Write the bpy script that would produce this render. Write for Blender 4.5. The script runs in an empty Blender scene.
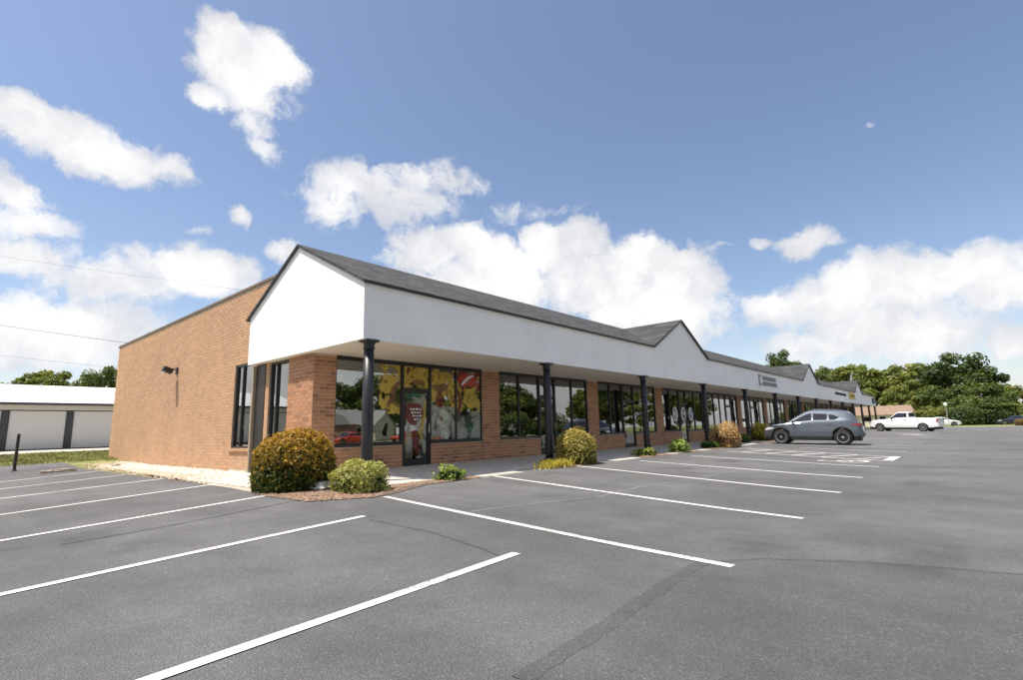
import bpy, math, random
import numpy as np
from mathutils import Vector, Matrix
random.seed(7); RNG = np.random.default_rng(7)
SC = bpy.context.scene
COL = SC.collection
R_ = math.radians

# ------------------------------------------------------------------ camera
FPX = 518.5
CAM = Vector((-6.391, -12.432, 0.96))
_y, _p, _r = -0.8595, 0.1716, -0.0254
FW = Vector((-math.sin(_y)*math.cos(_p), math.cos(_y)*math.cos(_p), math.sin(_p)))
_rt = Vector((math.cos(_y), math.sin(_y), 0)); _up = _rt.cross(FW)
RT = _rt*math.cos(_r) + _up*math.sin(_r)
UP = _up*math.cos(_r) - _rt*math.sin(_r)
cd = bpy.data.cameras.new('camera'); cam = bpy.data.objects.new('camera', cd); COL.objects.link(cam)
cd.sensor_width = 36; cd.lens = FPX/1023*36; cd.clip_start = .05; cd.clip_end = 6000
M = Matrix((RT, UP, -FW)).transposed().to_4x4(); M.translation = CAM
cam.matrix_world = M
SC.camera = cam

def pix_dir(px, py):            # direction of a photograph pixel
    return (FW*FPX + RT*(px-511.5) + UP*(340-py))/FPX

# ------------------------------------------------------------------ sun, exposure
SUN = Vector((-.38, .22, 1)).normalized()
EL = math.asin(SUN.z); AZ = math.atan2(SUN.x, SUN.y)
sl = bpy.data.lights.new('sun', 'SUN'); sl.energy = 2.85; sl.angle = R_(.53); sl.color = (1, .94, .84)
so = bpy.data.objects.new('sun', sl); COL.objects.link(so)
so.rotation_euler = SUN.to_track_quat('Z', 'Y').to_euler()
SC.view_settings.view_transform = 'Standard'; SC.view_settings.look = 'None'
SC.view_settings.gamma = 1; SC.view_settings.use_curve_mapping = False
SC.view_settings.exposure = 1.30
SC.cycles.use_denoising = True
SC.cycles.max_bounces = 6; SC.cycles.transparent_max_bounces = 12
SC.cycles.sample_clamp_indirect = 6

# ------------------------------------------------------------------ world: sky and clouds
W = bpy.data.worlds.new('World'); SC.world = W; W.use_nodes = True
nt = W.node_tree; nt.nodes.clear()
def N(tree, t, **kw):
    n = tree.nodes.new(t)
    for k, v in kw.items(): setattr(n, k, v)
    return n
def wire(tree, sock, v):
    if hasattr(v, 'is_output'): tree.links.new(v, sock)
    else: sock.default_value = v
def mth(tree, op, a, b=None, c=None, clamp=False):
    n = N(tree, 'ShaderNodeMath', operation=op, use_clamp=clamp)
    for i, v in enumerate((a, b, c)):
        if v is not None: wire(tree, n.inputs[i], v)
    return n.outputs[0]
def vm(tree, op, a, b=None, out=0):
    n = N(tree, 'ShaderNodeVectorMath', operation=op)
    wire(tree, n.inputs[0], a)
    if b is not None:
        if op == 'SCALE': wire(tree, n.inputs['Scale'], b)
        else: wire(tree, n.inputs[1], b)
    return n.outputs[out]
def noise(tree, vec, scale, detail=4, rough=.55, out='Fac'):
    n = N(tree, 'ShaderNodeTexNoise'); n.inputs['Scale'].default_value = scale
    n.inputs['Detail'].default_value = detail; n.inputs['Roughness'].default_value = rough
    if vec is not None: tree.links.new(vec, n.inputs['Vector'])
    return n.outputs[out]
def maprange(tree, v, a, b, c=0., d=1., smooth=True):
    n = N(tree, 'ShaderNodeMapRange', interpolation_type='SMOOTHSTEP' if smooth else 'LINEAR')
    wire(tree, n.inputs['Value'], v)
    for k, x in zip(('From Min', 'From Max', 'To Min', 'To Max'), (a, b, c, d)): n.inputs[k].default_value = x
    return n.outputs[0]
def mixc(tree, f, a, b, blend='MIX'):
    n = N(tree, 'ShaderNodeMix', data_type='RGBA', blend_type=blend)
    wire(tree, n.inputs[0], f); wire(tree, n.inputs[6], a); wire(tree, n.inputs[7], b)
    return n.outputs[2]
def c4(c): return (c[0], c[1], c[2], 1)

sky = N(nt, 'ShaderNodeTexSky', sky_type='NISHITA', sun_disc=False, sun_elevation=EL, sun_rotation=AZ)
sky.air_density = 1.0; sky.dust_density = 1.2; sky.ozone_density = 1.5
SKY = .073
tc = N(nt, 'ShaderNodeTexCoord').outputs['Generated']
w1 = vm(nt, 'SCALE', vm(nt, 'SUBTRACT', noise(nt, tc, 7, 3, .5, 'Color'), (.5, .5, .5)), .062)
w2 = vm(nt, 'SCALE', vm(nt, 'SUBTRACT', noise(nt, tc, 26, 4, .6, 'Color'), (.5, .5, .5)), .04)
dw = vm(nt, 'ADD', vm(nt, 'ADD', tc, w1), w2)
# cumulus lobes: photograph position, half sizes, strength
CL = [(238,60,50,40,1.15),(230,30,30,20,1.05),(270,56,40,32,1.05),(255,92,40,26,.9),(296,64,18,12,.85),(208,94,26,16,.85),(252,120,22,24,.75),(262,150,26,20,.7),
      (20,122,64,32,1.15),(70,142,60,34,1.15),(125,158,52,28,1.05),(165,168,34,18,.95),
      (10,192,54,20,.95),(25,218,56,26,.85),(25,255,70,26,.9),(110,285,84,28,.9),(205,270,66,28,1.1),(60,335,150,40,.9),(150,262,50,20,.8),(234,220,14,11,.85),(195,231,20,7,.75),(285,248,20,16,.95),
      (365,190,74,30,.84),(430,178,64,19,.8),(335,210,36,30,.8),(395,200,64,28,.8),(545,204,50,11,.58),(500,212,34,11,.5),
      (425,252,46,28,1.05),(465,240,40,22,1.05),(500,262,54,34,1.15),(548,244,34,30,1.15),(580,240,30,26,1.15),(600,282,64,42,1.25),(640,256,30,26,1.15),(672,272,46,32,1.15),(700,286,30,22,1),(650,310,80,34,1.25),(480,288,90,34,1.15),(712,248,20,6,.5),
      (800,240,32,17,.95),(822,242,28,9,.7),(760,243,13,8,.75),
      (880,282,96,36,1.15),(960,266,76,28,1.1),(1015,285,66,36,1.05),(830,302,66,30,1.05),(778,308,42,20,.95),(900,328,130,34,.95),(820,345,70,20,.8),(1012,345,44,22,1),(950,335,60,20,.85),(690,335,50,22,.8),(970,240,40,8,.6),(872,126,8,5,.42)]
F = None
for (px, py, rx, ry, amp) in CL:
    n0 = pix_dir(px, py).normalized()
    tx = pix_dir(px+1, py).normalized()-n0; ty = pix_dir(px, py-1).normalized()-n0
    Rv = tx/(tx.length_squared*rx); Uv = ty/(ty.length_squared*ry)
    Rv -= n0*Rv.dot(n0); Uv -= n0*Uv.dot(n0)
    u = vm(nt, 'DOT_PRODUCT', dw, tuple(Rv), 1); v = vm(nt, 'DOT_PRODUCT', dw, tuple(Uv), 1)
    r2 = mth(nt, 'MULTIPLY_ADD', v, v, mth(nt, 'MULTIPLY', u, u))
    f = mth(nt, 'MULTIPLY_ADD', r2, -amp*.62, amp)
    F = f if F is None else mth(nt, 'SMOOTH_MAX', F, f, .18)
F = mth(nt, 'MAXIMUM', F, -1.5)
# the same kind of cumulus over the rest of the sky
sepd = N(nt, 'ShaderNodeSeparateXYZ'); nt.links.new(tc, sepd.inputs[0])
off = maprange(nt, vm(nt, 'DOT_PRODUCT', tc, tuple(FW), 1), .52, .66, 1, 0)
gen = mth(nt, 'MULTIPLY_ADD', noise(nt, dw, 3.1, 3, .5), 6, -2.8)
gen = mth(nt, 'ADD', gen, maprange(nt, sepd.outputs['Z'], .05, .7, .55, -.25))
gen = mth(nt, 'SUBTRACT', gen, mth(nt, 'MULTIPLY', mth(nt, 'SUBTRACT', 1, off), 6))
F = mth(nt, 'MAXIMUM', F, gen)
fb = mth(nt, 'SUBTRACT', noise(nt, dw, 20, 8, .66), .5)
dens = maprange(nt, mth(nt, 'MULTIPLY_ADD', fb, 1.75, F), .28, .76)
soft = noise(nt, dw, 9, 5, .6)
shade = mth(nt, 'ADD', mth(nt, 'MULTIPLY', F, .35), mth(nt, 'MULTIPLY_ADD', soft, 1.5, -.42))
ccol = mixc(nt, maprange(nt, shade, .25, 1.15), (.60, .61, .645, 1), (1.0, .985, .955, 1))
cmul = vm(nt, 'SCALE', ccol, .495)
# thin veil near the horizon, as the photograph's low sky shows
hz = maprange(nt, sepd.outputs['Z'], .02, .24, .36, 0)
skyc = vm(nt, 'SCALE', sky.outputs[0], SKY)
skyc = vm(nt, 'MULTIPLY', skyc, (.96, .92, .92))
skyc = mixc(nt, mth(nt, 'MULTIPLY', hz, mth(nt, 'ADD', soft, .3), clamp=True), skyc, (.43, .435, .44, 1))
thin = maprange(nt, F, .15, .95, .55, .98)
fin = mixc(nt, mth(nt, 'MULTIPLY', dens, thin), skyc, cmul)
bg = N(nt, 'ShaderNodeBackground'); nt.links.new(fin, bg.inputs['Color']); bg.inputs['Strength'].default_value = 1.0
W.cycles.sampling_method = 'MANUAL'; W.cycles.sample_map_resolution = 512
wo = N(nt, 'ShaderNodeOutputWorld'); nt.links.new(bg.outputs[0], wo.inputs['Surface'])

# ------------------------------------------------------------------ ground height
def gz(x, y):
    dx = max(0, -1.6-x); dy = max(0, -3.6-y); s = math.hypot(dx, dy)
    g = -.075-.02*min(s, 6)-.006*min(max(s-6, 0), 12)
    t = min(max((y-12)/15, 0), 1); t = t*t*(3-2*t)
    return g+.57*t
def on_ground(px, py):
    d = pix_dir(px, py); z = -.1
    for _ in range(50):
        p = CAM+d*((z-CAM.z)/d.z); z = gz(p.x, p.y)
    return p
def at_depth(px, depth):        # a spot on the ground in a pixel's direction at a distance judged from size
    d = pix_dir(px, 420); p = CAM+d*depth
    return Vector((p.x, p.y, gz(p.x, p.y)))

# ------------------------------------------------------------------ materials
MATS = {}
def new_mat(name):
    m = bpy.data.materials.new(name); m.use_nodes = True; MATS[name] = m
    t = m.node_tree; b = t.nodes['Principled BSDF']
    return m, t, b
def bump(t, b, h, dist, strength=1):
    n = N(t, 'ShaderNodeBump'); n.inputs['Distance'].default_value = dist; n.inputs['Strength'].default_value = strength
    t.links.new(h, n.inputs['Height']); t.links.new(n.outputs[0], b.inputs['Normal'])
def simple(name, col, rough=.6, metal=0, var=.12, scale=6, bmp=0, bscale=60, spec=.5, coat=0):
    m, t, b = new_mat(name)
    o = N(t, 'ShaderNodeTexCoord').outputs['Object']
    f = noise(t, o, scale, 5, .6)
    lo = tuple(c*(1-var) for c in col); hi = tuple(min(1, c*(1+var)) for c in col)
    t.links.new(mixc(t, maprange(t, f, .3, .7), c4(lo), c4(hi)), b.inputs['Base Color'])
    b.inputs['Roughness'].default_value = rough; b.inputs['Metallic'].default_value = metal
    b.inputs['Specular IOR Level'].default_value = spec; b.inputs['Coat Weight'].default_value = coat
    b.inputs['Coat Roughness'].default_value = .05
    if bmp: bump(t, b, noise(t, o, bscale, 4, .6), bmp)
    return m
def brick_mat(nm, tint, dark):
    m, t, b = new_mat(nm)
    isl = N(t, 'ShaderNodeNewGeometry').outputs['Random Per Island']; ob = N(t, 'ShaderNodeObjectInfo').outputs['Random']
    r = mth(t, 'FRACT', mth(t, 'ADD', isl, ob))
    cr = N(t, 'ShaderNodeValToRGB'); t.links.new(r, cr.inputs[0]); e = cr.color_ramp.elements
    e[0].color = c4(tuple(x*dark for x in tint)); e[1].color = c4(tuple(x*1.1 for x in tint)); e[0].position = 0
    for p, k in ((.12, (1+dark)/2), (.3, .97), (.7, 1.02)):
        q = e.new(p); q.color = c4(tuple(x*k for x in tint))
    g = N(t, 'ShaderNodeNewGeometry').outputs['Position']
    col = mixc(t, 1, cr.outputs[0], mixc(t, maprange(t, noise(t, g, .5, 5, .6), .3, .7), (.95, .95, .95, 1), (1.05, 1.045, 1.03, 1)), 'MULTIPLY')
    col = mixc(t, maprange(t, noise(t, g, 45, 4, .6), .58, .74, 0, .3), col, (.33, .19, .10, 1))
    t.links.new(col, b.inputs['Base Color']); b.inputs['Roughness'].default_value = .88
    bump(t, b, noise(t, g, 130, 3, .6), .004)
    return m
def asphalt(name, base, tint=(1, 1, 1)):
    m, t, b = new_mat(name)
    o = N(t, 'ShaderNodeTexCoord').outputs['Object']
    big = noise(t, o, .16, 5, .6); mid = noise(t, o, 1.4, 5, .65); fine = noise(t, o, 75, 3, .7); v = N(t, 'ShaderNodeTexVoronoi'); v.inputs['Scale'].default_value = 95
    t.links.new(o, v.inputs['Vector'])
    st = N(t, 'ShaderNodeMapping'); st.inputs['Scale'].default_value = (.9, .09, 1); t.links.new(o, st.inputs[0])
    streak = noise(t, st.outputs[0], 1.0, 5, .6)
    k = mth(t, 'MULTIPLY', maprange(t, big, .3, .7, .80, 1.18), maprange(t, mid, .25, .75, .86, 1.12))
    k = mth(t, 'MULTIPLY', k, maprange(t, fine, .3, .72, .80, 1.22))
    k = mth(t, 'MULTIPLY', k, maprange(t, streak, .3, .7, .9, 1.1))
    cell = N(t, 'ShaderNodeSeparateColor'); t.links.new(v.outputs['Color'], cell.inputs[0])
    k = mth(t, 'MULTIPLY', k, maprange(t, cell.outputs[0], .84, 1, 1, 1.5))
    # oil drips and dark marks
    oil = maprange(t, noise(t, o, .55, 3, .5), .60, .74, 0, .42)
    col = vm(t, 'SCALE', tuple(base*q for q in tint), k)
    col = mixc(t, oil, col, (.035, .034, .034, 1))
    t.links.new(col, b.inputs['Base Color']); b.inputs['Roughness'].default_value = .85; b.inputs['Specular IOR Level'].default_value = .35
    bump(t, b, mth(t, 'ADD', fine, mth(t, 'MULTIPLY', v.outputs['Distance'], .8)), .012, .9)
    return m
def paint_mat(name, col, wear):
    m, t, b = new_mat(name)
    o = N(t, 'ShaderNodeNewGeometry').outputs['Position']
    f = maprange(t, mth(t, 'ADD', noise(t, o, 55, 4, .75), mth(t, 'MULTIPLY', noise(t, o, 1.6, 4, .6), .55)), wear, wear+.14)
    t.links.new(mixc(t, f, c4(col), (.16, .158, .155, 1)), b.inputs['Base Color']); b.inputs['Roughness'].default_value = .75
    bump(t, b, noise(t, o, 75, 3, .7), .006)
    return m
def shingle_mat():
    m, t, b = new_mat('shingle')
    g = N(t, 'ShaderNodeTexCoord').outputs['Object']
    s = N(t, 'ShaderNodeSeparateXYZ'); t.links.new(g, s.inputs[0])
    cmb = N(t, 'ShaderNodeCombineXYZ'); t.links.new(mth(t, 'ADD', s.outputs[0], mth(t, 'MULTIPLY', s.outputs[1], .35)), cmb.inputs[0]); t.links.new(mth(t, 'MULTIPLY', s.outputs[2], 2.2), cmb.inputs[1])
    br = N(t, 'ShaderNodeTexBrick'); t.links.new(cmb.outputs[0], br.inputs['Vector']); br.inputs['Scale'].default_value = 1
    br.inputs['Brick Width'].default_value = .3; br.inputs['Row Height'].default_value = .145; br.inputs['Mortar Size'].default_value = .008
    br.inputs['Color1'].default_value = (.03, .03, .031, 1); br.inputs['Color2'].default_value = (.082, .081, .082, 1); br.inputs['Mortar'].default_value = (.03, .03, .03, 1)
    col = mixc(t, 1, br.outputs[0], mixc(t, noise(t, g, 45, 3, .7), (.6, .6, .6, 1), (1.4, 1.4, 1.4, 1)), 'MULTIPLY')
    t.links.new(col, b.inputs['Base Color']); b.inputs['Roughness'].default_value = .92
    bump(t, b, mth(t, 'ADD', br.outputs['Fac'], noise(t, g, 120, 3, .7)), -.01)
    return m
def stucco(name, col):
    m, t, b = new_mat(name)
    g = N(t, 'ShaderNodeNewGeometry').outputs['Position']
    mp = N(t, 'ShaderNodeMapping'); mp.inputs['Scale'].default_value = (2.2, 2.2, .35); t.links.new(g, mp.inputs[0])
    f = mth(t, 'MULTIPLY', maprange(t, noise(t, g, .7, 5, .6), .3, .7, .95, 1.02), maprange(t, noise(t, mp.outputs[0], 2, 5, .65), .55, .8, 1, .90))
    t.links.new(vm(t, 'SCALE', col, f), b.inputs['Base Color']); b.inputs['Roughness'].default_value = .8
    bump(t, b, noise(t, g, 110, 4, .65), .004)
    return m
def glass_mat(name, tint=.74, refl=.15):
    m = bpy.data.materials.new(name); m.use_nodes = True; MATS[name] = m; t = m.node_tree; t.nodes.clear()
    gl = N(t, 'ShaderNodeBsdfGlossy'); gl.inputs['Roughness'].default_value = .004; gl.inputs['Color'].default_value = (.95, .97, .97, 1)
    tr = N(t, 'ShaderNodeBsdfTransparent'); tr.inputs['Color'].default_value = (tint*.95, tint, tint*.97, 1)
    fr = N(t, 'ShaderNodeFresnel'); fr.inputs['IOR'].default_value = 1.6
    g = N(t, 'ShaderNodeNewGeometry').outputs['Position']
    bp = N(t, 'ShaderNodeBump'); bp.inputs['Distance'].default_value = .004; bp.inputs['Strength'].default_value = .35; t.links.new(noise(t, g, 1.6, 2, .5), bp.inputs['Height']); t.links.new(bp.outputs[0], gl.inputs['Normal'])
    fac = mth(t, 'MULTIPLY_ADD', fr.outputs[0], 1.35, refl, clamp=True)
    mx = N(t, 'ShaderNodeMixShader'); t.links.new(fac, mx.inputs[0]); t.links.new(tr.outputs[0], mx.inputs[1]); t.links.new(gl.outputs[0], mx.inputs[2])
    o = N(t, 'ShaderNodeOutputMaterial'); t.links.new(mx.outputs[0], o.inputs[0])
    return m
def leaf_mat():
    m = bpy.data.materials.new('leaf'); m.use_nodes = True; MATS['leaf'] = m; t = m.node_tree; b = t.nodes['Principled BSDF']
    a = N(t, 'ShaderNodeAttribute', attribute_name='col').outputs['Color']
    r = N(t, 'ShaderNodeNewGeometry').outputs['Random Per Island']
    col = vm(t, 'SCALE', a, maprange(t, r, 0, 1, .65, 1.4, False))
    t.links.new(col, b.inputs['Base Color']); b.inputs['Roughness'].default_value = .55; b.inputs['Specular IOR Level'].default_value = .3
    tr = N(t, 'ShaderNodeBsdfTranslucent'); t.links.new(vm(t, 'MULTIPLY', col, (1.2, 1.25, .6)), tr.inputs['Color'])
    mx = N(t, 'ShaderNodeMixShader'); mx.inputs[0].default_value = .35
    t.links.new(b.outputs[0], mx.inputs[1]); t.links.new(tr.outputs[0], mx.inputs[2]); t.links.new(mx.outputs[0], t.nodes['Material Output'].inputs[0])
    return m
def speckle(name, cols, scale):     # per-piece colour for stones and chips
    m, t, b = new_mat(name)
    r = N(t, 'ShaderNodeNewGeometry').outputs['Random Per Island']
    cr = N(t, 'ShaderNodeValToRGB'); t.links.new(r, cr.inputs[0]); e = cr.color_ramp.elements
    e[0].color = c4(cols[0]); e[1].color = c4(cols[-1])
    for i, c in enumerate(cols[1:-1]): q = e.new((i+1)/(len(cols)-1)); q.color = c4(c)
    g = N(t, 'ShaderNodeNewGeometry').outputs['Position']
    t.links.new(mixc(t, .5, cr.outputs[0], mixc(t, noise(t, g, scale, 4, .6), (.5, .5, .5, 1), (1.5, 1.5, 1.5, 1)), 'MULTIPLY'), b.inputs['Base Color'])
    b.inputs['Roughness'].default_value = .9
    return m
brick_mat('brick', (.45, .215, .108), .58); brick_mat('brick_tan', (.51, .30, .168), .88); shingle_mat(); leaf_mat(); asphalt('asphalt', .124, (1.0, .982, .985)); asphalt('asphalt_new', .110, (.985, .98, 1.01)); asphalt('road', .19)
paint_mat('line_paint', (.72, .70, .65), .82); paint_mat('worn_paint', (.24, .232, .22), .66)
stucco('stucco', (.90, .885, .84)); stucco('soffit', (.86, .77, .63))
glass_mat('glass'); glass_mat('car_glass', .22, .05)
simple('mortar', (.60, .51, .40), .95, bmp=.003, bscale=90); simple('black_metal', (.02, .02, .022), .42, var=.3)
simple('bronze', (.022, .019, .017), .45, var=.25); simple('concrete', (.55, .50, .43), .9, var=.16, scale=2.2, bmp=.004, bscale=80)
simple('concrete_pale', (.50, .46, .39), .9, var=.12, scale=3, bmp=.004); simple('tan_paint', (.34, .27, .19), .6)
simple('interior', (.42, .41, .38), .9); simple('interior_floor', (.22, .20, .18), .5); simple('coping', (.17, .115, .08), .6)
asphalt('seam', .096); simple('grass_ground', (.19, .20, .06), .95, var=.45, scale=1.3, bmp=.03, bscale=20)
simple('white_roof', (.80, .79, .77), .5); simple('door_grey', (.62, .61, .58), .55, var=.03); simple('dark_trim', (.055, .055, .062), .6)
simple('gravel_bed', (.42, .37, .30), .95, var=.3, scale=12, bmp=.02, bscale=40); simple('mulch_bed', (.14, .10, .075), .95, var=.4, scale=14, bmp=.03, bscale=30)
speckle('gravel', [(.72, .69, .62), (.60, .55, .47), (.80, .78, .72), (.46, .38, .29), (.7, .64, .55)], 30)
speckle('gravel_tan', [(.40, .30, .20), (.55, .44, .32), (.30, .22, .15), (.62, .52, .40)], 30)
speckle('mulch', [(.19, .12, .08), (.25, .165, .11), (.12, .085, .06), (.34, .26, .18), (.30, .12, .05)], 30)
simple('stone', (.62, .60, .55), .9, var=.3, scale=5, bmp=.03, bscale=9)
simple('bark', (.12, .09, .065), .95, var=.35, scale=9, bmp=.03, bscale=14); simple('twig', (.035, .03, .018), .95)
simple('paint_grey', (.115, .135, .158), .32, .55, .03, coat=1); simple('paint_white', (.78, .78, .77), .35, var=.02, coat=.8)
simple('paint_red', (.52, .05, .02), .35, var=.03, coat=.8); simple('paint_blue', (.02, .028, .055), .3, .3, .03, coat=.8)
simple('tyre', (.018, .018, .018), .85); simple('alloy', (.55, .55, .56), .35, .8); simple('plastic', (.02, .02, .021), .6)
simple('chrome', (.7, .7, .7), .15, 1); simple('lens_red', (.35, .01, .012), .2, coat=1); simple('lens_clear', (.65, .66, .68), .12, coat=1)
simple('roof_brown', (.24, .165, .115), .9, var=.25, scale=3); simple('cream', (.6, .54, .43), .85); simple('house_brick', (.33, .19, .13), .9, var=.25, scale=9)
simple('roof_grey', (.26, .25, .245), .9, var=.2, scale=4); simple('rubble', (.36, .31, .25), .95, var=.35, scale=6, bmp=.03, bscale=12); simple('wood', (.12, .09, .06), .9)
DEC = dict(gold=(.64, .46, .07), darkred=(.22, .035, .025), red=(.58, .07, .045), pale=(.62, .64, .54), green=(.04, .16, .09), white=(.8, .8, .77), brown=(.26, .14, .05), orange=(.6, .22, .04), blue=(.12, .2, .42), teal=(.03, .3, .32), grey=(.3, .3, .3), black=(.02, .02, .02), yellow=(.70, .52, .09))
for k, c in DEC.items(): simple('d_'+k, c, .6, var=.08)
for k in ('gold', 'darkred', 'red', 'pale', 'green', 'brown', 'orange'):
    t = MATS['d_'+k].node_tree; tr = N(t, 'ShaderNodeBsdfTransparent'); mx = N(t, 'ShaderNodeMixShader')
    g = N(t, 'ShaderNodeNewGeometry').outputs['Position']; t.links.new(maprange(t, noise(t, g, 7, 3, .6), .35, .65, .45, .92), mx.inputs[0])
    t.links.new(tr.outputs[0], mx.inputs[1]); t.links.new(t.nodes['Principled BSDF'].outputs[0], mx.inputs[2]); t.links.new(mx.outputs[0], t.nodes['Material Output'].inputs[0])

# ------------------------------------------------------------------ mesh helpers
class MB:
    def __init__(s): s.v = []; s.f = []; s.m = []
    def face(s, pts, mi=0):
        i = len(s.v); s.v += [tuple(p) for p in pts]; s.f.append(tuple(range(i, i+len(pts)))); s.m.append(mi)
    def box(s, x0, x1, y0, y1, z0, z1, mi=0):
        i = len(s.v)
        s.v += [(x, y, z) for z in (z0, z1) for y in (y0, y1) for x in (x0, x1)]
        for f in ((0, 2, 3, 1), (4, 5, 7, 6), (0, 1, 5, 4), (2, 6, 7, 3), (0, 4, 6, 2), (1, 3, 7, 5)):
            s.f.append(tuple(i+q for q in f)); s.m.append(mi)
        return s
    def obox(s, c, u, v, w, mi=0):      # oriented box: centre and three half-vectors
        i = len(s.v); c, u, v, w = map(Vector, (c, u, v, w))
        s.v += [tuple(c+u*a+v*b+w*d) for d in (-1, 1) for b in (-1, 1) for a in (-1, 1)]
        for f in ((0, 2, 3, 1), (4, 5, 7, 6), (0, 1, 5, 4), (2, 6, 7, 3), (0, 4, 6, 2), (1, 3, 7, 5)):
            s.f.append(tuple(i+q for q in f)); s.m.append(mi)
        return s
    def prism(s, poly, axis, a, b, mi=0):    # polygon (2-D) extruded along x or y or z from a to b
        def P(p, t): return {'x': (t, p[0], p[1]), 'y': (p[0], t, p[1]), 'z': (p[0], p[1], t)}[axis]
        i = len(s.v); n = len(poly)
        s.v += [P(p, a) for p in poly]+[P(p, b) for p in poly]
        s.f.append(tuple(range(i, i+n))); s.f.append(tuple(range(i+2*n-1, i+n-1, -1))); s.m += [mi, mi]
        for k in range(n): s.f.append((i+k, i+n+k, i+n+(k+1) % n, i+(k+1) % n)); s.m.append(mi)
        return s
    def tube(s, pts, rads, n=8, cap=True, mi=0):
        i = len(s.v); pts = [Vector(p) for p in pts]
        if not hasattr(rads, '__len__'): rads = [rads]*len(pts)
        for k, p in enumerate(pts):
            t = (pts[min(k+1, len(pts)-1)]-pts[max(k-1, 0)]).normalized()
            a = t.cross(Vector((0, 0, 1)) if abs(t.z) < .9 else Vector((1, 0, 0))).normalized(); b = t.cross(a)
            s.v += [tuple(p+(a*math.cos(2*math.pi*j/n)+b*math.sin(2*math.pi*j/n))*rads[k]) for j in range(n)]
        for k in range(len(pts)-1):
            for j in range(n):
                s.f.append((i+k*n+j, i+k*n+(j+1) % n, i+(k+1)*n+(j+1) % n, i+(k+1)*n+j)); s.m.append(mi)
        if cap:
            s.f.append(tuple(range(i, i+n))[::-1]); s.f.append(tuple(range(i+(len(pts)-1)*n, i+len(pts)*n))); s.m += [mi, mi]
        return s
    def lathe(s, prof, n=16, c=(0, 0, 0), axis='z', mi=0):
        i = len(s.v)
        for r, h in prof:
            for j in range(n):
                a = 2*math.pi*j/n; p = (r*math.cos(a), r*math.sin(a), h)
                if axis == 'y': p = (p[0], p[2], p[1])
                s.v.append((c[0]+p[0], c[1]+p[1], c[2]+p[2]))
        for k in range(len(prof)-1):
            for j in range(n): s.f.append((i+k*n+j, i+k*n+(j+1) % n, i+(k+1)*n+(j+1) % n, i+(k+1)*n+j)); s.m.append(mi)
        s.f.append(tuple(range(i, i+n))[::-1]); s.f.append(tuple(range(i+(len(prof)-1)*n, i+len(prof)*n))); s.m += [mi, mi]
        return s
    def mesh(s, name, mats, smooth=False):
        me = bpy.data.meshes.new(name); me.from_pydata(s.v, [], s.f)
        for m in ([mats] if isinstance(mats, str) else mats): me.materials.append(MATS[m])
        if len(me.materials) > 1: me.polygons.foreach_set('material_index', s.m)
        if smooth: me.polygons.foreach_set('use_smooth', [True]*len(s.f))
        me.update(); return me
    def build(s, name, mats, parent=None, loc=None, smooth=False, bevel=0):
        o = link(name, s.mesh(name, mats, smooth), parent)
        if loc is not None: o.location = loc
        if bevel:
            b = o.modifiers.new('bevel', 'BEVEL'); b.width = bevel; b.segments = 2; b.limit_method = 'ANGLE'
        return o
def link(name, data, parent=None):
    o = bpy.data.objects.new(name, data); COL.objects.link(o)
    if parent is not None: o.parent = parent
    return o
def empty(name, loc=(0, 0, 0), rz=0):
    o = link(name, None); o.location = loc; o.rotation_euler = (0, 0, rz); o.empty_display_size = .3; return o
def tag(o, label=None, cat=None, group=None, kind=None):
    for k, v in (('label', label), ('category', cat), ('group', group), ('kind', kind)):
        if v: o[k] = v
    return o
def copy_tree(o, parent=None):
    c = o.copy(); COL.objects.link(c); c.parent = parent
    for ch in o.children: copy_tree(ch, c)
    return c
def sm(t): t = min(max(t, 0), 1); return t*t*(3-2*t)

# ------------------------------------------------------------------ ground, lot, road
def grid(name, xs, ys, off, mat, hole=None):
    v = [(x, y, gz(x, y)+off) for y in ys for x in xs]; nx = len(xs); f = []
    for j in range(len(ys)-1):
        for i in range(nx-1):
            if hole and hole((xs[i]+xs[i+1])/2, (ys[j]+ys[j+1])/2): continue
            f.append((j*nx+i, j*nx+i+1, (j+1)*nx+i+1, (j+1)*nx+i))
    me = bpy.data.meshes.new(name); me.from_pydata(v, [], f); me.materials.append(MATS[mat]); me.polygons.foreach_set('use_smooth', [True]*len(f)); me.update()
    o = link(name, me); o['kind'] = 'structure'; return o
far = [-3000, -1200, -500, -250, -130]
xs = far+list(np.arange(-60, 131, 1.5))+[180, 300, 600, 1500, 3000]
ys = far+list(np.arange(-70, 71, 1.5))+[110, 200, 500, 1200, 3000]
grid('ground', xs, ys, -.06, 'grass_ground')
LX = sorted(set(list(np.arange(-40, -8, 1.0))+list(np.arange(-8, -1.9, .5))+[-1.8, -1.6]+list(np.arange(-1, 12, .5))+list(np.arange(12, 84.1, 1.0)))); LY = sorted(set(list(np.arange(-40, -14, 1.0))+list(np.arange(-14, -3.9, .5))+[-3.6, -3.55]+list(np.arange(-3, 17.6, 1.0))))
lot = grid('parking_lot', LX, LY, 0, 'asphalt', lambda x, y: (x > -1.75 and y > -3.6))
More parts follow.
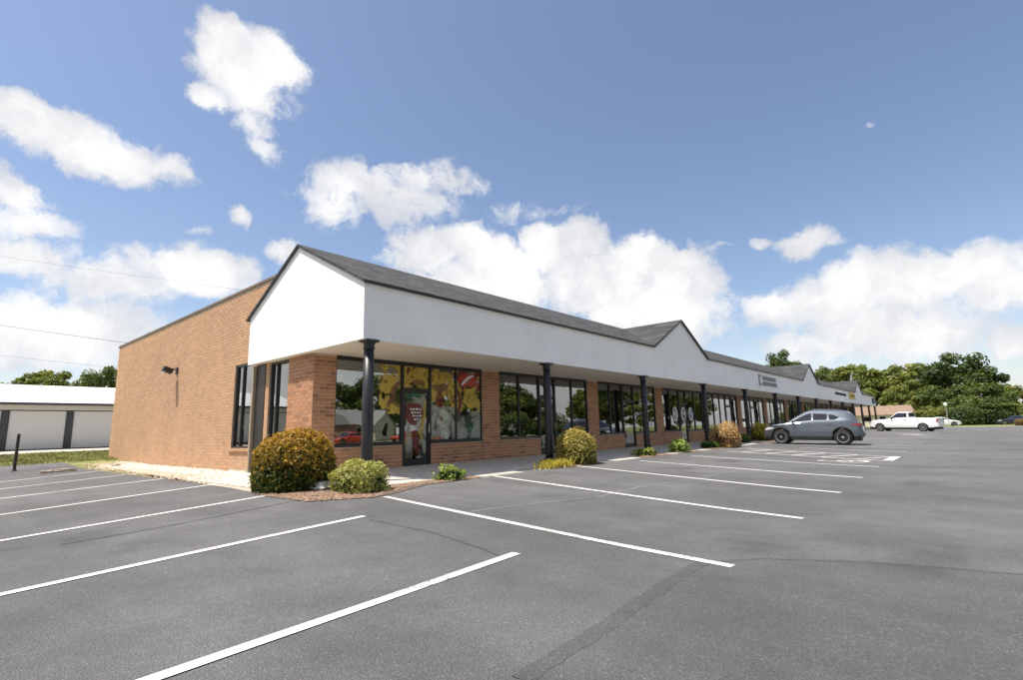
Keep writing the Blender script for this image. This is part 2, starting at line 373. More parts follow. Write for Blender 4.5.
# fresh overlay of darker asphalt across the drive lane
seam_px = [(520, 680), (560, 655), (600, 630), (650, 596), (690, 570), (705, 563), (760, 559), (860, 562), (940, 568), (1023, 575)]
sp = [on_ground(*q) for q in seam_px]
far_pt = sp[-1]+(sp[-1]-sp[-2])*3
strip = [Vector((-14, sp[0].y+.3, 0))]+[sp[0]+Vector((-2.5, .1, 0))]+sp+[far_pt]
m = MB()
for a, b in zip(strip[:-1], strip[1:]):
    for k in range(12):
        y0, y1 = [(a.y+(-30-a.y)*t, b.y+(-30-b.y)*t) for t in (k/12, (k+1)/12)]
        P4 = [(a.x, y0[0]), (b.x, y0[1]), (b.x, y1[1]), (a.x, y1[0])]
        if P4[0][1] > P4[3][1] and b.x > a.x: m.face([(x, y, gz(x, y)+.003) for x, y in P4][::-1])
patch = m.build('asphalt_overlay', 'asphalt_new'); patch['kind'] = 'structure'
def ribbon(pts, w, off, name, mat, parent=None, jit=0, seg=.5):
    m = MB(); P = [Vector((p[0], p[1], 0)) for p in pts]; Q = []
    for a, b in zip(P[:-1], P[1:]):
        n = max(1, int((b-a).length/seg))
        Q += [a.lerp(b, i/n) for i in range(n)]
    Q.append(P[-1]); L = []; Rr = []
    for i, q in enumerate(Q):
        t = (Q[min(i+1, len(Q)-1)]-Q[max(i-1, 0)]).normalized(); n = Vector((-t.y, t.x, 0))
        ww = w*(1+random.uniform(-jit, jit)); o = n*random.uniform(-jit, jit)*w
        for lst, s in ((L, 1), (Rr, -1)):
            p = q+n*s*ww/2+o; lst.append((p.x, p.y, gz(p.x, p.y)+off))
    for i in range(len(Q)-1): m.face([L[i], Rr[i], Rr[i+1], L[i+1]])
    return m.build(name, mat, parent)
sm_pts = [(p.x, p.y) for p in sp]
ribbon(sm_pts[:6], .12, .0045, 'tar_seam', 'seam', lot, .10, .05)
ribbon(sm_pts[5:], .045, .0045, 'tar_seam', 'seam', lot, .10, .05)
ck = [on_ground(*q) for q in ((60, 545), (130, 533), (200, 520), (280, 504), (312, 498))]
ribbon([(p.x, p.y) for p in ck], .03, .004, 'tar_seam', 'seam', lot, .35, .05)
ck = [on_ground(*q) for q in ((470, 512), (540, 503), (600, 497), (640, 487), (690, 480), (740, 470))]
ribbon([(p.x, p.y) for p in ck], .06, .004, 'faded_line', 'worn_paint', lot, .2, .2)
ck = [on_ground(*q) for q in ((370, 520), (430, 532), (480, 548), (500, 556))]
ribbon([(p.x, p.y) for p in ck], .025, .004, 'tar_seam', 'seam', lot, .35, .05)

LINES = [((385, 497), (733, 567)), ((485, 475), (803, 519)), ((575, 466), (841, 493)), ((640, 461), (863, 478)), ((692, 456), (879, 467)), ((727, 451.5), (888, 461)), ((738, 448), (896, 457)), ((800, 448), (906, 452))]
for a, b in LINES:
    A, B = on_ground(*a), on_ground(*b)
    if A.y > -3.7: A = A.lerp(B, .02)
    ribbon([(A.x, A.y), (B.x, B.y)], .10, .007, 'painted_line', 'line_paint', lot)
ex = 20.95
while ex < 80:
    ribbon([(ex+2.1, -4.3), (ex, -10.6)], .10, .007, 'painted_line', 'line_paint', lot); ex += 2.86
# left group runs on past the picture's edge
for a, b in (((516.5, 553.7), (151.8, 680)), ((364, 516.5), (0, 595.4)), ((273.7, 494.7), (0, 541.3)), ((217, 484.1), (0, 515.2)), ((169.5, 478.1), (0, 499)), ((137.7, 473.5), (0, 489.4)), ((109.5, 470), (0, 482.4))):
    A, B = on_ground(*a), on_ground(*b); B = B+(B-A).normalized()*1.6
    ribbon([(A.x, A.y), (B.x, B.y)], .10, .007, 'painted_line', 'line_paint', lot)
# hatched bay and wheelchair mark
h0, h1 = on_ground(727, 451.5), on_ground(888, 461); g0, g1 = on_ground(738, 448), on_ground(896, 457)
for i in range(5):
    t = .12+i*.18
    A = h0.lerp(h1, t); B = g0.lerp(g1, t+.16)
    ribbon([(A.x, A.y), (B.x, B.y)], .12, .010, 'painted_line', 'line_paint', lot)
ribbon([(h1.x, h1.y), (g1.x, g1.y)], .26, .013, 'painted_line', 'line_paint', lot)
for k in range(4):
    ribbon([(43.4+.5*k, -9.9+.35*k), (45.9+.2*k, -9.2+.4*k)], .2, .010, 'painted_line', 'line_paint', lot)
c = on_ground(851, 462); m = MB()
def disc2(cx, cy, r0, r1, a0, a1, n=16):
    for i in range(n):
        q = [a0+(a1-a0)*i/n, a0+(a1-a0)*(i+1)/n]
        m.face([(cx+r*math.cos(t), cy+r*math.sin(t), gz(cx, cy)+.012) for r, t in ((r0, q[0]), (r1, q[0]), (r1, q[1]), (r0, q[1]))])
disc2(c.x, c.y, .34, .46, R_(150), R_(400)); disc2(c.x+.05, c.y+.75, 0, .13, 0, 6.283)
for (x0, y0, x1, y1) in ((0, .6, -.02, .05), (-.02, .05, .42, .0), (.42, 0, .6, -.42), (0, .35, .35, .3)):
    d = Vector((x1-x0, y1-y0, 0)).normalized(); n = Vector((-d.y, d.x, 0))*.06
    m.face([(c.x+x0+n.x, c.y+y0+n.y, gz(c.x, c.y)+.014), (c.x+x1+n.x, c.y+y1+n.y, gz(c.x, c.y)+.014), (c.x+x1-n.x, c.y+y1-n.y, gz(c.x, c.y)+.014), (c.x+x0-n.x, c.y+y0-n.y, gz(c.x, c.y)+.014)])
m.build('wheelchair_mark', 'line_paint', lot)
# road beyond the lot
o = grid('road', list(np.arange(88, 97.1, 1)), list(np.arange(-120, 60, 3)), -.045, 'road')
o = grid('cross_road', list(np.arange(-60, 88.1, 3)), list(np.arange(-56, -48, 2)), -.045, 'road')

# ------------------------------------------------------------------ the shopping strip
B = empty('shopping_strip')
tag(B, 'long brick shopping strip with white fascia, black columns and grey gabled roof', 'shopping strip')
S = 6.611; X0 = .246; XE = 86.1; FY = -2.61; ZF = 3.03; ZE = 4.39; XS = .27; DEP = 19.6; ZP = 5.63; RY = .52; RZ = 6.0
NB = 13
# walkway slopes away from the wall
def wz(y): return y*.02
m = MB(); xj = list(np.arange(-.25, 86.3, 1.85))
walk = tag(MB().prism([(0.2, 0), (0.2, -.5), (-3.52, -.5), (-3.52, wz(-3.52)-.012), (0.2, -.012)], 'x', -.25, 86.4).build('walkway', 'concrete'), kind='structure')
slab = MB().prism([(-.02, wz(-.02)-.1), (-3.52, wz(-3.52)-.1), (-3.52, wz(-3.52)), (-.02, wz(-.02))], 'x', 0, 1.835).mesh('slab', 'concrete')
for x in xj[:-1]:
    o = link('slab', slab, walk); o.location = (x+.008, 0, 0)

BW, BH, JT = .286, .084, .016
brick_me = MB().box(0, BW, -.007, .02, 0, BH).mesh('brick', 'brick')
brick_objs = [0]
def brick_face(parent, origin, u, n, rects, single=False, phase=0, mat='brick'):
    """courses of bricks; u = along the wall, n = outward; rects (u0,u1,z0,z1) are walls to cover"""
    o = Vector(origin); u = Vector(u); n = Vector(n); v = []; f = []
    pu, pz = BW+JT, BH+JT
    for (u0, u1, z0, z1) in rects:
        k = math.ceil((z0-.001)/pz)
        while k*pz+BH <= z1+.03:
            za = k*pz; zb = min(za+BH, z1)
            i = math.floor(u0/pu)-1
            while True:
                a = i*pu+(k % 2)*pu/2+phase; b = a+BW; i += 1
                if a > u1: break
                a2, b2 = max(a, u0), min(b, u1)
                if b2-a2 < .02: continue
                jo = random.uniform(-.0015, .0015)
                if single and brick_objs[0] < 300:
                    q = link('brick', brick_me, parent); ang = math.atan2(u.y, u.x)
                    # local +x along u, local -y outwards when n is u turned by -90 degrees
                    q.rotation_euler = (0, 0, ang); flip = (Vector((math.sin(ang), -math.cos(ang), 0)).dot(n) < 0)
                    p = o+u*a2+Vector((0, 0, za))
                    if flip: q.rotation_euler = (0, 0, ang+math.pi); p = o+u*b2+Vector((0, 0, za))
                    q.location = p+n*jo; q.scale = ((b2-a2)/BW, 1, 1); brick_objs[0] += 1
                    continue
                s = len(v); p0 = o+u*a2+n*(.007+jo); p1 = o+u*b2+n*(.007+jo)
                q0 = o+u*a2-n*.012; q1 = o+u*b2-n*.012
                for p in (p0, p1, q0, q1):
                    v.append((p.x, p.y, za+o.z)); v.append((p.x, p.y, zb+o.z))
                f += [(s, s+2, s+3, s+1), (s+1, s+3, s+7, s+5), (s, s+4, s+6, s+2), (s, s+1, s+5, s+4), (s+2, s+6, s+7, s+3)]
            k += 1
    if v:
        me = bpy.data.meshes.new('brickwork'); me.from_pydata(v, [], f); me.materials.append(MATS[mat]); me.update()
        q = link('brickwork', me, parent); q['kind'] = 'stuff'
# piers
pier_x = []
for i in range(NB+1):
    a, b = (XS, .9) if i == 0 else (X0+S*i-.43, X0+S*i+.43)
    if i == NB: b = XE
    pier_x.append((a, b))
EDG = {0: [.9, 2.0, 3.08, 4.16, 5.25, 6.427], 1: [7.287, 8.42, 9.62, 10.67, 11.87, 13.038], 2: [13.898, 15.0, 16.16, 17.3, 18.4, 19.649], 3: [20.509, 21.5, 22.75, 23.75, 25.0, 26.26]}
DOOR = {0: 2, 1: 2, 2: 2, 3: 2}
for i, (a, b) in enumerate(pier_x):
    if i == 0:
        p = MB().box(a, b, 0, .3, -.2, 3.1).build('brick_pier', 'mortar', B)
        brick_face(p, (0, 0, 0), (1, 0, 0), (0, -1, 0), [(a-.006, b, 0, 3.03)], True)
    else:
        p = MB().box(a, b, 0, .3, -.2, 3.1).build('brick_pier', 'mortar', B)
        brick_face(p, (0, 0, 0), (1, 0, 0), (0, -1, 0), [(a, b, 0, 3.03)], False, random.random()*.1)
ZSILL, ZT, ZD = .63, 2.985, 2.2
def window(x0, x1, z0, z1, parent=None, y=0.0, name='window'):
    m = MB(); w = .032
    m.box(x0, x0+w, y+.03, y+.13, z0, z1).box(x1-w, x1, y+.03, y+.13, z0, z1).box(x0+w, x1-w, y+.03, y+.13, z0, z0+.05).box(x0+w, x1-w, y+.03, y+.13, z1-.05, z1)
    f = m.build(name, 'bronze', parent or B)
    MB().box(x0+w-.004, x1-w+.004, y+.076, y+.084, z0+.046, z1-.046).build('pane', 'glass', f)
    return f
win_objs = {}
for i in range(NB):
    xa, xb = pier_x[i][1], pier_x[i+1][0]
    ed = EDG.get(i) or [xa+(xb-xa)*t for t in (0, .2, .4, .59, .79, 1)]
    dr = DOOR.get(i, 2 if i % 2 else 3)
    ed[0] = xa+.004; ed[-1] = xb-.004
    # header
    MB().box(xa+.004, xb-.004, .02, .16, ZT, 3.1).build('header', 'bronze', B)
    for k in range(5):
        a, b = ed[k], ed[k+1]
        if k == dr:
            m = MB(); w = .055
            m.box(a, a+w, .02, .14, 0, ZT).box(b-w, b, .02, .14, 0, ZT).box(a+w, b-w, .02, .14, ZD, ZD+.07).box(a+w, b-w, .02, .14, ZT-.05, ZT).box(a+w, b-w, .02, .14, -.02, .012)
            d = m.build('door', 'bronze', B); win_objs[(i, k)] = d
            MB().box(a+w, b-w, .076, .084, ZD+.07, ZT-.05).build('transom_pane', 'glass', d)
            m = MB(); q0, q1 = a+w+.006, b-w-.006
            m.box(q0, q0+.055, .045, .095, .02, ZD-.006).box(q1-.055, q1, .045, .095, .02, ZD-.006).box(q0+.055, q1-.055, .045, .095, .02, .17).box(q0+.055, q1-.055, .045, .095, ZD-.07, ZD-.006)
            m.build('leaf_frame', 'bronze', d)
            MB().box(q0+.05, q1-.05, .066, .074, .165, ZD-.065).build('pane', 'glass', d)
            MB().tube([(q1-.03, .045, .95), (q1-.03, -.01, .95), (q1-.03, -.01, 1.2), (q1-.03, .045, 1.2)], .012, 6).build('handle', 'chrome', d)
        else:
            win_objs[(i, k)] = window(a, b, ZSILL+.04, ZT)
    for (ka, kb) in ((0, dr), (dr+1, 5)):
        if kb <= ka: continue
        a, b = ed[ka], ed[kb]
        p = MB().box(a, b, .012, .28, -.2, ZSILL-.01).build('spandrel', 'mortar', B)
        brick_face(p, (0, .012, 0), (1, 0, 0), (0, -1, 0), [(a, b, 0, ZSILL-.02)], i < 1, .04)
        MB().box(a, b, -.03, .2, ZSILL-.012, ZSILL+.042).build('window_sill', 'coping' if i else 'bronze', B)
    # shop room behind the glass
    m = MB(); x0, x1 = pier_x[i][0]+.3, pier_x[i+1][0]+.3
    if i == 0: x0 = XS+.32
    m.face([(x0, .3, .012), (x1, .3, .012), (x1, 8, .012), (x0, 8, .012)], 1)
    m.face([(x0, 8, 0), (x1, 8, 0), (x1, 8, 3.08), (x0, 8, 3.08)]); m.face([(x1, .3, 0), (x1, .3, 3.08), (x1, 8, 3.08), (x1, 8, 0)])
    if i: m.face([(x0+.01, .3, 0), (x0+.01, 8, 0), (x0+.01, 8, 3.08), (x0+.01, .3, 3.08)])
    m.face([(x0, .3, 3.07), (x0, 8, 3.07), (x1, 8, 3.07), (x1, .3, 3.07)])
    m.build('shop_interior', ['interior', 'interior_floor'], B)
# side wall, with two window openings, behind the white gable panel
w1, w2 = (3.5, 4.9), (1.34, 2.48); zb = .62
def wall_top(y): return ZP if y > 1.2 else 3.1
sw = MB()
def seg(y0, y1, z0, z1): sw.box(XS, XS+.3, y0, y1, z0, z1)
seg(.3, w2[0], -.2, 3.1); seg(w2[0], w2[1], -.2, zb); seg(w2[1], w1[0], -.2, 3.1); seg(w1[0], w1[1], -.2, zb); seg(w2[0], w2[1], 3.03, 3.1); seg(w1[0], w1[1], 3.19, 3.2)
seg(1.4, w1[1], 3.2, ZP); seg(w1[1], DEP, -.2, ZP)
side = sw.build('side_wall', 'mortar', B)
rects_near = [(-.004, w2[0], 0, 3.08)]
brick_face(side, (XS, 0, 0), (0, 1, 0), (-1, 0, 0), rects_near, True)
rects = [(w2[0], w2[1], 0, zb-.03), (w2[1], w1[0], 0, 3.08), (w1[0], w1[1], 0, zb-.03), (w1[1], DEP, -.1, ZP-.1), (1.5, w1[1], 3.2, ZP-.1)]
brick_face(side, (XS, 0, 0), (0, 1, 0), (-1, 0, 0), rects, False, 0, 'brick_tan')
for (ya, yb_, zt) in ((w1[0], w1[1], 3.19), (w2[0], w2[1], 3.03)):
    m = MB(); wd = .07
    m.box(XS+.03, XS+.14, ya, ya+wd, zb, zt).box(XS+.03, XS+.14, yb_-wd, yb_, zb, zt).box(XS+.03, XS+.14, ya+wd, yb_-wd, zb, zb+.06).box(XS+.03, XS+.14, ya+wd, yb_-wd, zt-.07, zt)
    m.box(XS+.03, XS+.14, (ya+yb_)/2+.16, (ya+yb_)/2+.22, zb+.06, zt-.07)
    f = m.build('window', 'bronze', B)
    MB().box(XS+.08, XS+.088, ya+wd, yb_-wd, zb+.055, zt-.065).build('pane', 'glass', f)
    m = MB(); k = 0; yy = ya-.1
    while yy < yb_+.1:
        m.box(XS-.06, XS+.2, yy, min(yy+.1, yb_+.11), zb-.09, zb); yy += .108
    m.build('rowlock_sill', 'brick_tan', B)
MB().box(XS-.045, XS+.36, 1.36, DEP+.05, ZP-.075, ZP+.005).build('parapet_coping', 'coping', B)
# rest of the shell
MB().box(XS+.3, XE, DEP-.3, DEP, -.2, ZP-.02).build('rear_wall', 'house_brick', B)
MB().box(XE-.3, XE-.001, .3, DEP-.3, -.2, ZP-.02).build('end_wall', 'house_brick', B)
MB().box(XS+.3, XE-.3, 1.5, DEP-.3, 4.9, 5.1).build('flat_roof', 'roof_grey', B)
MB().box(XS+.01, XE, DEP-.34, DEP+.04, ZP-.02, ZP+.06).build('parapet_coping', 'coping', B)
# downspout and half column at the gable's back end
MB().box(XS-.11, XS-.03, 3.30, 3.39, -.05, ZF-.02).box(XS-.2, XS-.03, 3.30, 3.39, -.12, -.05).build('downspout', 'tan_paint', B)
MB().box(XS-.03, XS+.01, 2.72, 3.29, 0, ZF-.01).build('jamb_panel', 'bronze', B)
# fascia with three gables, gable end
GC = [17.45, 44.4, 70.9]; GH = 3.05; GZ = 5.93
poly = [(.1, ZF), (XE, ZF), (XE, ZE)]
for g in reversed(GC): poly += [(g+GH, ZE), (g, GZ), (g-GH, ZE)]
poly += [(.1, ZE)]
MB().prism(poly, 'y', FY, FY+.12).build('fascia', 'stucco', B)
ge = [(FY, ZF), (3.36, ZF), (3.36, 4.45), (RY, RZ-.05), (FY, ZE)]
MB().prism(ge, 'x', 0, .1).build('gable_end', 'stucco', B)
MB().prism(ge, 'x', XE, XE+.1).build('gable_end', 'stucco', B)
MB().box(.1, XE, FY+.12, 0.02, ZF+.012, ZF+.05).build('soffit', 'soffit', B)
MB().box(.1, XS-.001, .02, 3.36, ZF+.012, ZF+.05).build('soffit', 'soffit', B)
# roof
k = (RZ-ZE)/(RY-FY)
rf = MB()
e0 = FY-.09
prof = [(e0, ZE+.02-.09*k), (RY, RZ+.02), (3.5, 4.42), (3.5, 4.36), (RY, RZ-.045), (e0, ZE-.045-.09*k)]
# slopes between the cross gables so that no eave runs across a gable face
xa = -.07
for a, b in zip([xa]+[g+GH for g in GC], [g-GH for g in GC]+[XE+.17]):
    rf.prism(prof, 'x', a, b)
inner = [(FY+.03, ZE+.02+.03*k), (RY, RZ+.02), (3.5, 4.42), (3.5, 4.36), (RY, RZ-.045), (FY+.03, ZE-.045+.03*k)]
for g in GC: rf.prism(inner, 'x', g-GH, g+GH)
roof = rf.build('roof', 'shingle', B)
yb = FY+(GZ+.03-ZE)/k
for g in GC:
    m = MB()
    for s in (-1, 1):
        top = [(g, e0, GZ+.05), (g, yb+.05, GZ+.05), (g+s*GH, FY+.02, ZE+.04), (g+s*(GH+.06), e0, ZE+.02)]
        m.face(top if s > 0 else top[::-1])
        bot = [(x, y, z-.06) for x, y, z in top]; m.face(bot[::-1] if s > 0 else bot)
        m.face([top[0], top[3], bot[3], bot[0]])
    m.build('gable_roof', 'shingle', B)
# trims: dark drip edge along eaves and rakes
def bar(m, a, b, w, h, up=(0, 0, 1)):
    a, b = Vector(a), Vector(b); d = (b-a); L = d.length; d.normalize(); s = d.cross(Vector(up)).normalized(); n = s.cross(d)
    m.obox((a+b)/2, d*L/2, s*w/2, n*h/2)
for a, b in zip([-.05]+[g+GH for g in GC], [g-GH for g in GC]+[XE+.1]):
    m = MB(); bar(m, (a, e0+.015, ZE-.062), (b, e0+.015, ZE-.062), .05, .042); m.build('drip_edge', 'bronze', B)
    MB().box(max(a, .1)+.02, b-.02, FY-.025, FY-.002, ZE-.16, ZE-.085).build('frieze_board', 'stucco', B)
for g in GC:
    for s in (-1, 1):
        m = MB(); bar(m, (g, e0-.004, GZ-.01), (g+s*(GH+.03), e0-.004, ZE-.05), .04, .07, (0, 1, 0)); m.build('rake_trim', 'dark_trim', B)
for xx in (-.035, XE+.135):
    m = MB(); bar(m, (xx, e0, ZE-.07), (xx, RY, RZ-.02), .06, .06); m.build('rake_trim', 'dark_trim', B)
    m = MB(); bar(m, (xx, RY, RZ-.02), (xx, 3.48, 4.40), .06, .06); m.build('rake_trim', 'dark_trim', B)
# columns
yc = FY+.14
zc = wz(yc)
shaft = MB().lathe([(.128, .14), (.128, .3), (.125, 1.6), (.112, ZF-zc-.2)], 24).mesh('column', 'black_metal', True)
capm = MB().lathe([(.112, ZF-zc-.2), (.135, ZF-zc-.185), (.135, ZF-zc-.165), (.118, ZF-zc-.15), (.125, ZF-zc-.09), (.15, ZF-zc-.04)], 24).box(-.165, .165, -.165, .165, ZF-zc-.04, ZF-zc+.01).mesh('capital', 'black_metal')
basem = MB().lathe([(.2, .05), (.205, .07), (.19, .09), (.155, .11), (.135, .14)], 24).box(-.21, .21, -.21, .21, -.01, .05).mesh('base', 'black_metal')
for i in range(NB+1):
    o = link('column', shaft, B); o.location = (X0+S*i if i < NB else XE-.25, yc, zc)
    link('capital', capm, o); link('base', basem, o)

# ------------------------------------------------------------------ window paintings of the corner shop
def blob(parent, cx, cz, rx, rz, mat, y, n=40, wob=.12, seed=0, rot=0, name='decal'):
    rn = random.Random(seed); ph = [rn.uniform(0, 6.28) for _ in range(4)]; m = MB(); P = []
    for i in range(n):
        a = 2*math.pi*i/n; r = 1+wob*(math.sin(2*a+ph[0])+.7*math.sin(3*a+ph[1])+.5*math.sin(5*a+ph[2]))
        x, z = rx*r*math.cos(a), rz*r*math.sin(a)
        P.append((cx+x*math.cos(rot)-z*math.sin(rot), y, cz+x*math.sin(rot)+z*math.cos(rot)))
    m.face(P); return m.build(name, 'd_'+mat, parent)
def swirl(parent, pts, w, mat, y, name='decal'):
    m = MB(); n = len(pts)
    # smooth polyline
    P = [Vector((x, y, z)) for x, z in pts]; Q = []
    for i in range(n-1):
        p0, p1, p2, p3 = P[max(i-1, 0)], P[i], P[i+1], P[min(i+2, n-1)]
        for t in np.linspace(0, 1, 8, endpoint=(i == n-2)):
            Q.append(.5*((2*p1)+(-p0+p2)*t+(2*p0-5*p1+4*p2-p3)*t*t+(-p0+3*p1-3*p2+p3)*t**3))
    for i in range(len(Q)-1):
        def side_(j):
            d = (Q[min(j+1, len(Q)-1)]-Q[max(j-1, 0)]).normalized(); nn = Vector((-d.z, 0, d.x)); ww = w*(.35+.65*math.sin(math.pi*(j+.5)/len(Q)))
            return Q[j]+nn*ww/2, Q[j]-nn*ww/2
        a, b = side_(i); c_, d_ = side_(i+1); m.face([a, b, d_, c_])
    return m.build(name, 'd_'+mat, parent)
yd = .062
w1b, d1, w3, w4 = win_objs[(0, 1)], win_objs[(0, 2)], win_objs[(0, 3)], win_objs[(0, 4)]
swirl(w1b, [(3.02, 2.45), (2.8, 2.2), (2.78, 1.9), (3.02, 1.7)], .2, 'brown', yd-.002)
swirl(d1, [(3.2, 2.4), (3.5, 2.75), (3.75, 2.4), (4.05, 2.7)], .2, 'gold', yd); blob(d1, 3.7, 2.45, .25, .1, 'brown', yd-.002, seed=3)
yd2 = .056
swirl(d1, [(3.24, 1.95), (3.5, 2.08), (3.8, 2.0)], .14, 'green', yd2); blob(d1, 3.55, 1.52, .31, .36, 'darkred', yd2, wob=.1, seed=4)
for r in range(4):
    m = MB(); x = 3.38+.05*r
    while x < 3.78:
        l = random.uniform(.03, .09); m.box(x, x+l, yd2-.004, yd2-.002, 1.62-.1*r, 1.66-.1*r+random.uniform(0, .02)); x += l+.03
    m.build('decal', 'd_white', d1)
swirl(d1, [(3.98, 1.9), (3.9, 1.4), (3.8, 1.0), (3.85, .7)], .16, 'gold', yd2); swirl(d1, [(3.55, 1.0), (3.6, .65), (3.7, .35)], .24, 'darkred', yd2-.002)
blob(w3, 4.55, 1.95, .17, .24, 'darkred', yd-.002, wob=.05, seed=6)
swirl(w3, [(4.26, 2.7), (4.6, 2.5), (4.9, 2.7), (5.18, 2.4)], .3, 'gold', yd); swirl(w3, [(4.26, 2.4), (4.5, 2.3), (4.85, 2.35), (5.1, 1.9)], .26, 'brown', yd-.002)
swirl(w3, [(5.1, 2.8), (4.95, 2.2), (5.12, 1.7)], .18, 'gold', yd-.004); blob(w3, 4.62, 1.35, .06, .1, 'brown', yd-.004, seed=7); blob(w3, 4.45, .76, .18, .07, 'orange', yd-.002, seed=8)
blob(w4, 5.8, 2.62, .48, .22, 'red', yd, wob=.1, seed=9); blob(w3, 4.72, 1.2, .26, .42, 'pale', yd, wob=.16, seed=5); swirl(w4, [(5.5, 2.45), (5.8, 2.7), (6.1, 2.8)], .1, 'white', yd-.002); blob(w4, 5.95, 2.0, .4, .3, 'gold', yd, wob=.14, seed=10)
for q in range(4): swirl(w4, [(5.85, .85), (5.75+.08*q, 1.1), (5.62+.15*q, 1.4)], .06, 'green', yd-.002)
swirl(w4, [(5.32, 2.3), (5.45, 1.9), (5.33, 1.4)], .14, 'darkred', yd-.002)
def film_mat(name, cols, scale, lo, hi, dens=.92, seed=0.):
    m = bpy.data.materials.new(name); m.use_nodes = True; MATS[name] = m; t = m.node_tree; b = t.nodes['Principled BSDF']; b.inputs['Roughness'].default_value = .6
    g = vm(t, 'ADD', N(t, 'ShaderNodeNewGeometry').outputs['Position'], (seed, seed, seed))
    w = vm(t, 'ADD', g, vm(t, 'SCALE', vm(t, 'SUBTRACT', noise(t, g, 2.2, 3, .5, 'Color'), (.5, .5, .5)), .7))
    cr = N(t, 'ShaderNodeValToRGB'); cr.color_ramp.interpolation = 'CONSTANT'; t.links.new(noise(t, w, scale, 2, .45), cr.inputs[0]); e = cr.color_ramp.elements
    e[0].color = c4(cols[0]); e[1].color = c4(cols[-1]); e[1].position = .64
    for i, c in enumerate(cols[1:-1]): q = e.new(.40+.24*i/max(1, len(cols)-2)); q.color = c4(c)
    t.links.new(cr.outputs[0], b.inputs['Base Color'])
    mask = mth(t, 'MULTIPLY', maprange(t, noise(t, vm(t, 'ADD', w, (7, 3, 5)), scale*.8, 2, .45), lo, hi), dens)
    tr = N(t, 'ShaderNodeBsdfTransparent'); mx = N(t, 'ShaderNodeMixShader'); t.links.new(mask, mx.inputs[0]); t.links.new(tr.outputs[0], mx.inputs[1]); t.links.new(b.outputs[0], mx.inputs[2]); t.links.new(mx.outputs[0], t.nodes['Material Output'].inputs[0])
film_mat('film_gold', [DEC['brown'], DEC['gold'], DEC['yellow'], DEC['gold'], DEC['darkred']], 3.6, .43, .50, .85, 3.)
film_mat('film_pale', [(.5, .52, .42), (.68, .70, .60), (.62, .6, .42)], 2.4, .34, .58, .5, 9.)
film_mat('film_red', [DEC['red'], DEC['darkred'], DEC['gold'], DEC['red']], 3.0, .40, .47, .8, 14.)
def film(parent, x0, x1, z0, z1, mat, y=.070):
    MB().face([(x0, y, z0), (x1, y, z0), (x1, y, z1), (x0, y, z1)]) if False else None
    m = MB(); m.face([(x0, y, z0), (x1, y, z0), (x1, y, z1), (x0, y, z1)]); m.build('window_film', mat, parent)
film(w1b, 2.3, 3.03, 1.5, 2.92, 'film_gold'); film(d1, 3.15, 4.1, 2.28, 2.92, 'film_gold'); film(w3, 4.2, 5.21, 1.75, 2.92, 'film_gold'); film(w4, 5.29, 6.38, 1.6, 2.25, 'film_gold'); film(w4, 5.29, 6.38, 2.25, 2.92, 'film_red')
film(w3, 4.2, 5.21, .73, 1.75, 'film_pale'); film(w4, 5.29, 6.38, .73, 1.6, 'film_pale'); film(d1, 3.25, 4.0, .2, 2.1, 'film_pale', .061)
# three round stickers on the fourth shop
for (x, c2) in ((22.2, 'grey'), (23.35, 'darkred'), (24.4, 'blue')):
    kk = 2 if 22.75 < x < 23.75 else (1 if x < 22.75 else 3)
    if kk == 2: x = 23.3
    par = win_objs[(3, kk)]; yy = .05 if kk != 2 else .036
    blob(par, x, 1.62, .34, .42, 'white', yy, wob=0, name='round_sticker'); blob(par, x, 1.62, .2, .25, c2, yy-.003, wob=.25, seed=int(x*10), name='sticker_mark'); blob(par, x-.02, 1.66, .08, .1, 'white', yy-.006, wob=.2, seed=int(x*7), name='sticker_mark')

# goods inside the shops, seen through the glass
def display(x, y, w, cols, label, h=1.5, sd=0):
    rn = random.Random(sd); t = empty('display_shelf', (x, y, .012)); tag(t, label, 'shelf')
    m = MB(); m.box(-w/2, -w/2+.03, 0, .4, 0, h).box(w/2-.03, w/2, 0, .4, 0, h).box(-w/2+.03, w/2-.03, .37, .4, 0, h); m.build('frame', 'd_white', t)
    for k in range(4):
        z = .1+k*(h-.12)/3.4
        MB().box(-w/2+.03, w/2-.03, .02, .37, z-.02, z).build('shelf_board', 'd_white', t)
        xx = -w/2+.06
        while xx < w/2-.2:
            ww = rn.uniform(.12, .28); hh = rn.uniform(.14, .3)
            MB().box(xx, xx+ww, .05, .3, z+.001, z+hh).build('goods_box', 'd_'+rn.choice(cols), t, bevel=.008); xx += ww+.02
display(8.6, .42, 1.9, ['red', 'white', 'darkred'], 'low white shelf of red and white goods behind second shop window', 1.3, 1)
display(11.6, .42, 1.9, ['red', 'teal', 'white'], 'white shelf of red and teal goods right of second shop door', 1.4, 2)
display(14.9, .42, 1.5, ['teal', 'white', 'grey'], 'shelf of teal and white goods behind third shop window', 1.2, 3)
display(18.5, .42, 1.5, ['white', 'red', 'grey'], 'shelf of mixed white goods right of third shop door', 1.2, 4)
display(28.4, .42, 1.9, ['blue', 'white', 'grey'], 'shelf of blue and white goods behind fifth shop window', 1.6, 5)
def round_table(x, y, label):
    t = empty('cafe_table', (x, y, .012)); tag(t, label, 'table', 'small tables inside the corner shop')
    MB().lathe([(.36, .72), (.37, .735), (.36, .75)], 20).build('tabletop', 'd_white', t); MB().lathe([(.03, .03), (.03, .72)], 10).build('post', 'black_metal', t); MB().lathe([(.24, 0), (.22, .02), (.04, .035)], 16).build('foot', 'black_metal', t)
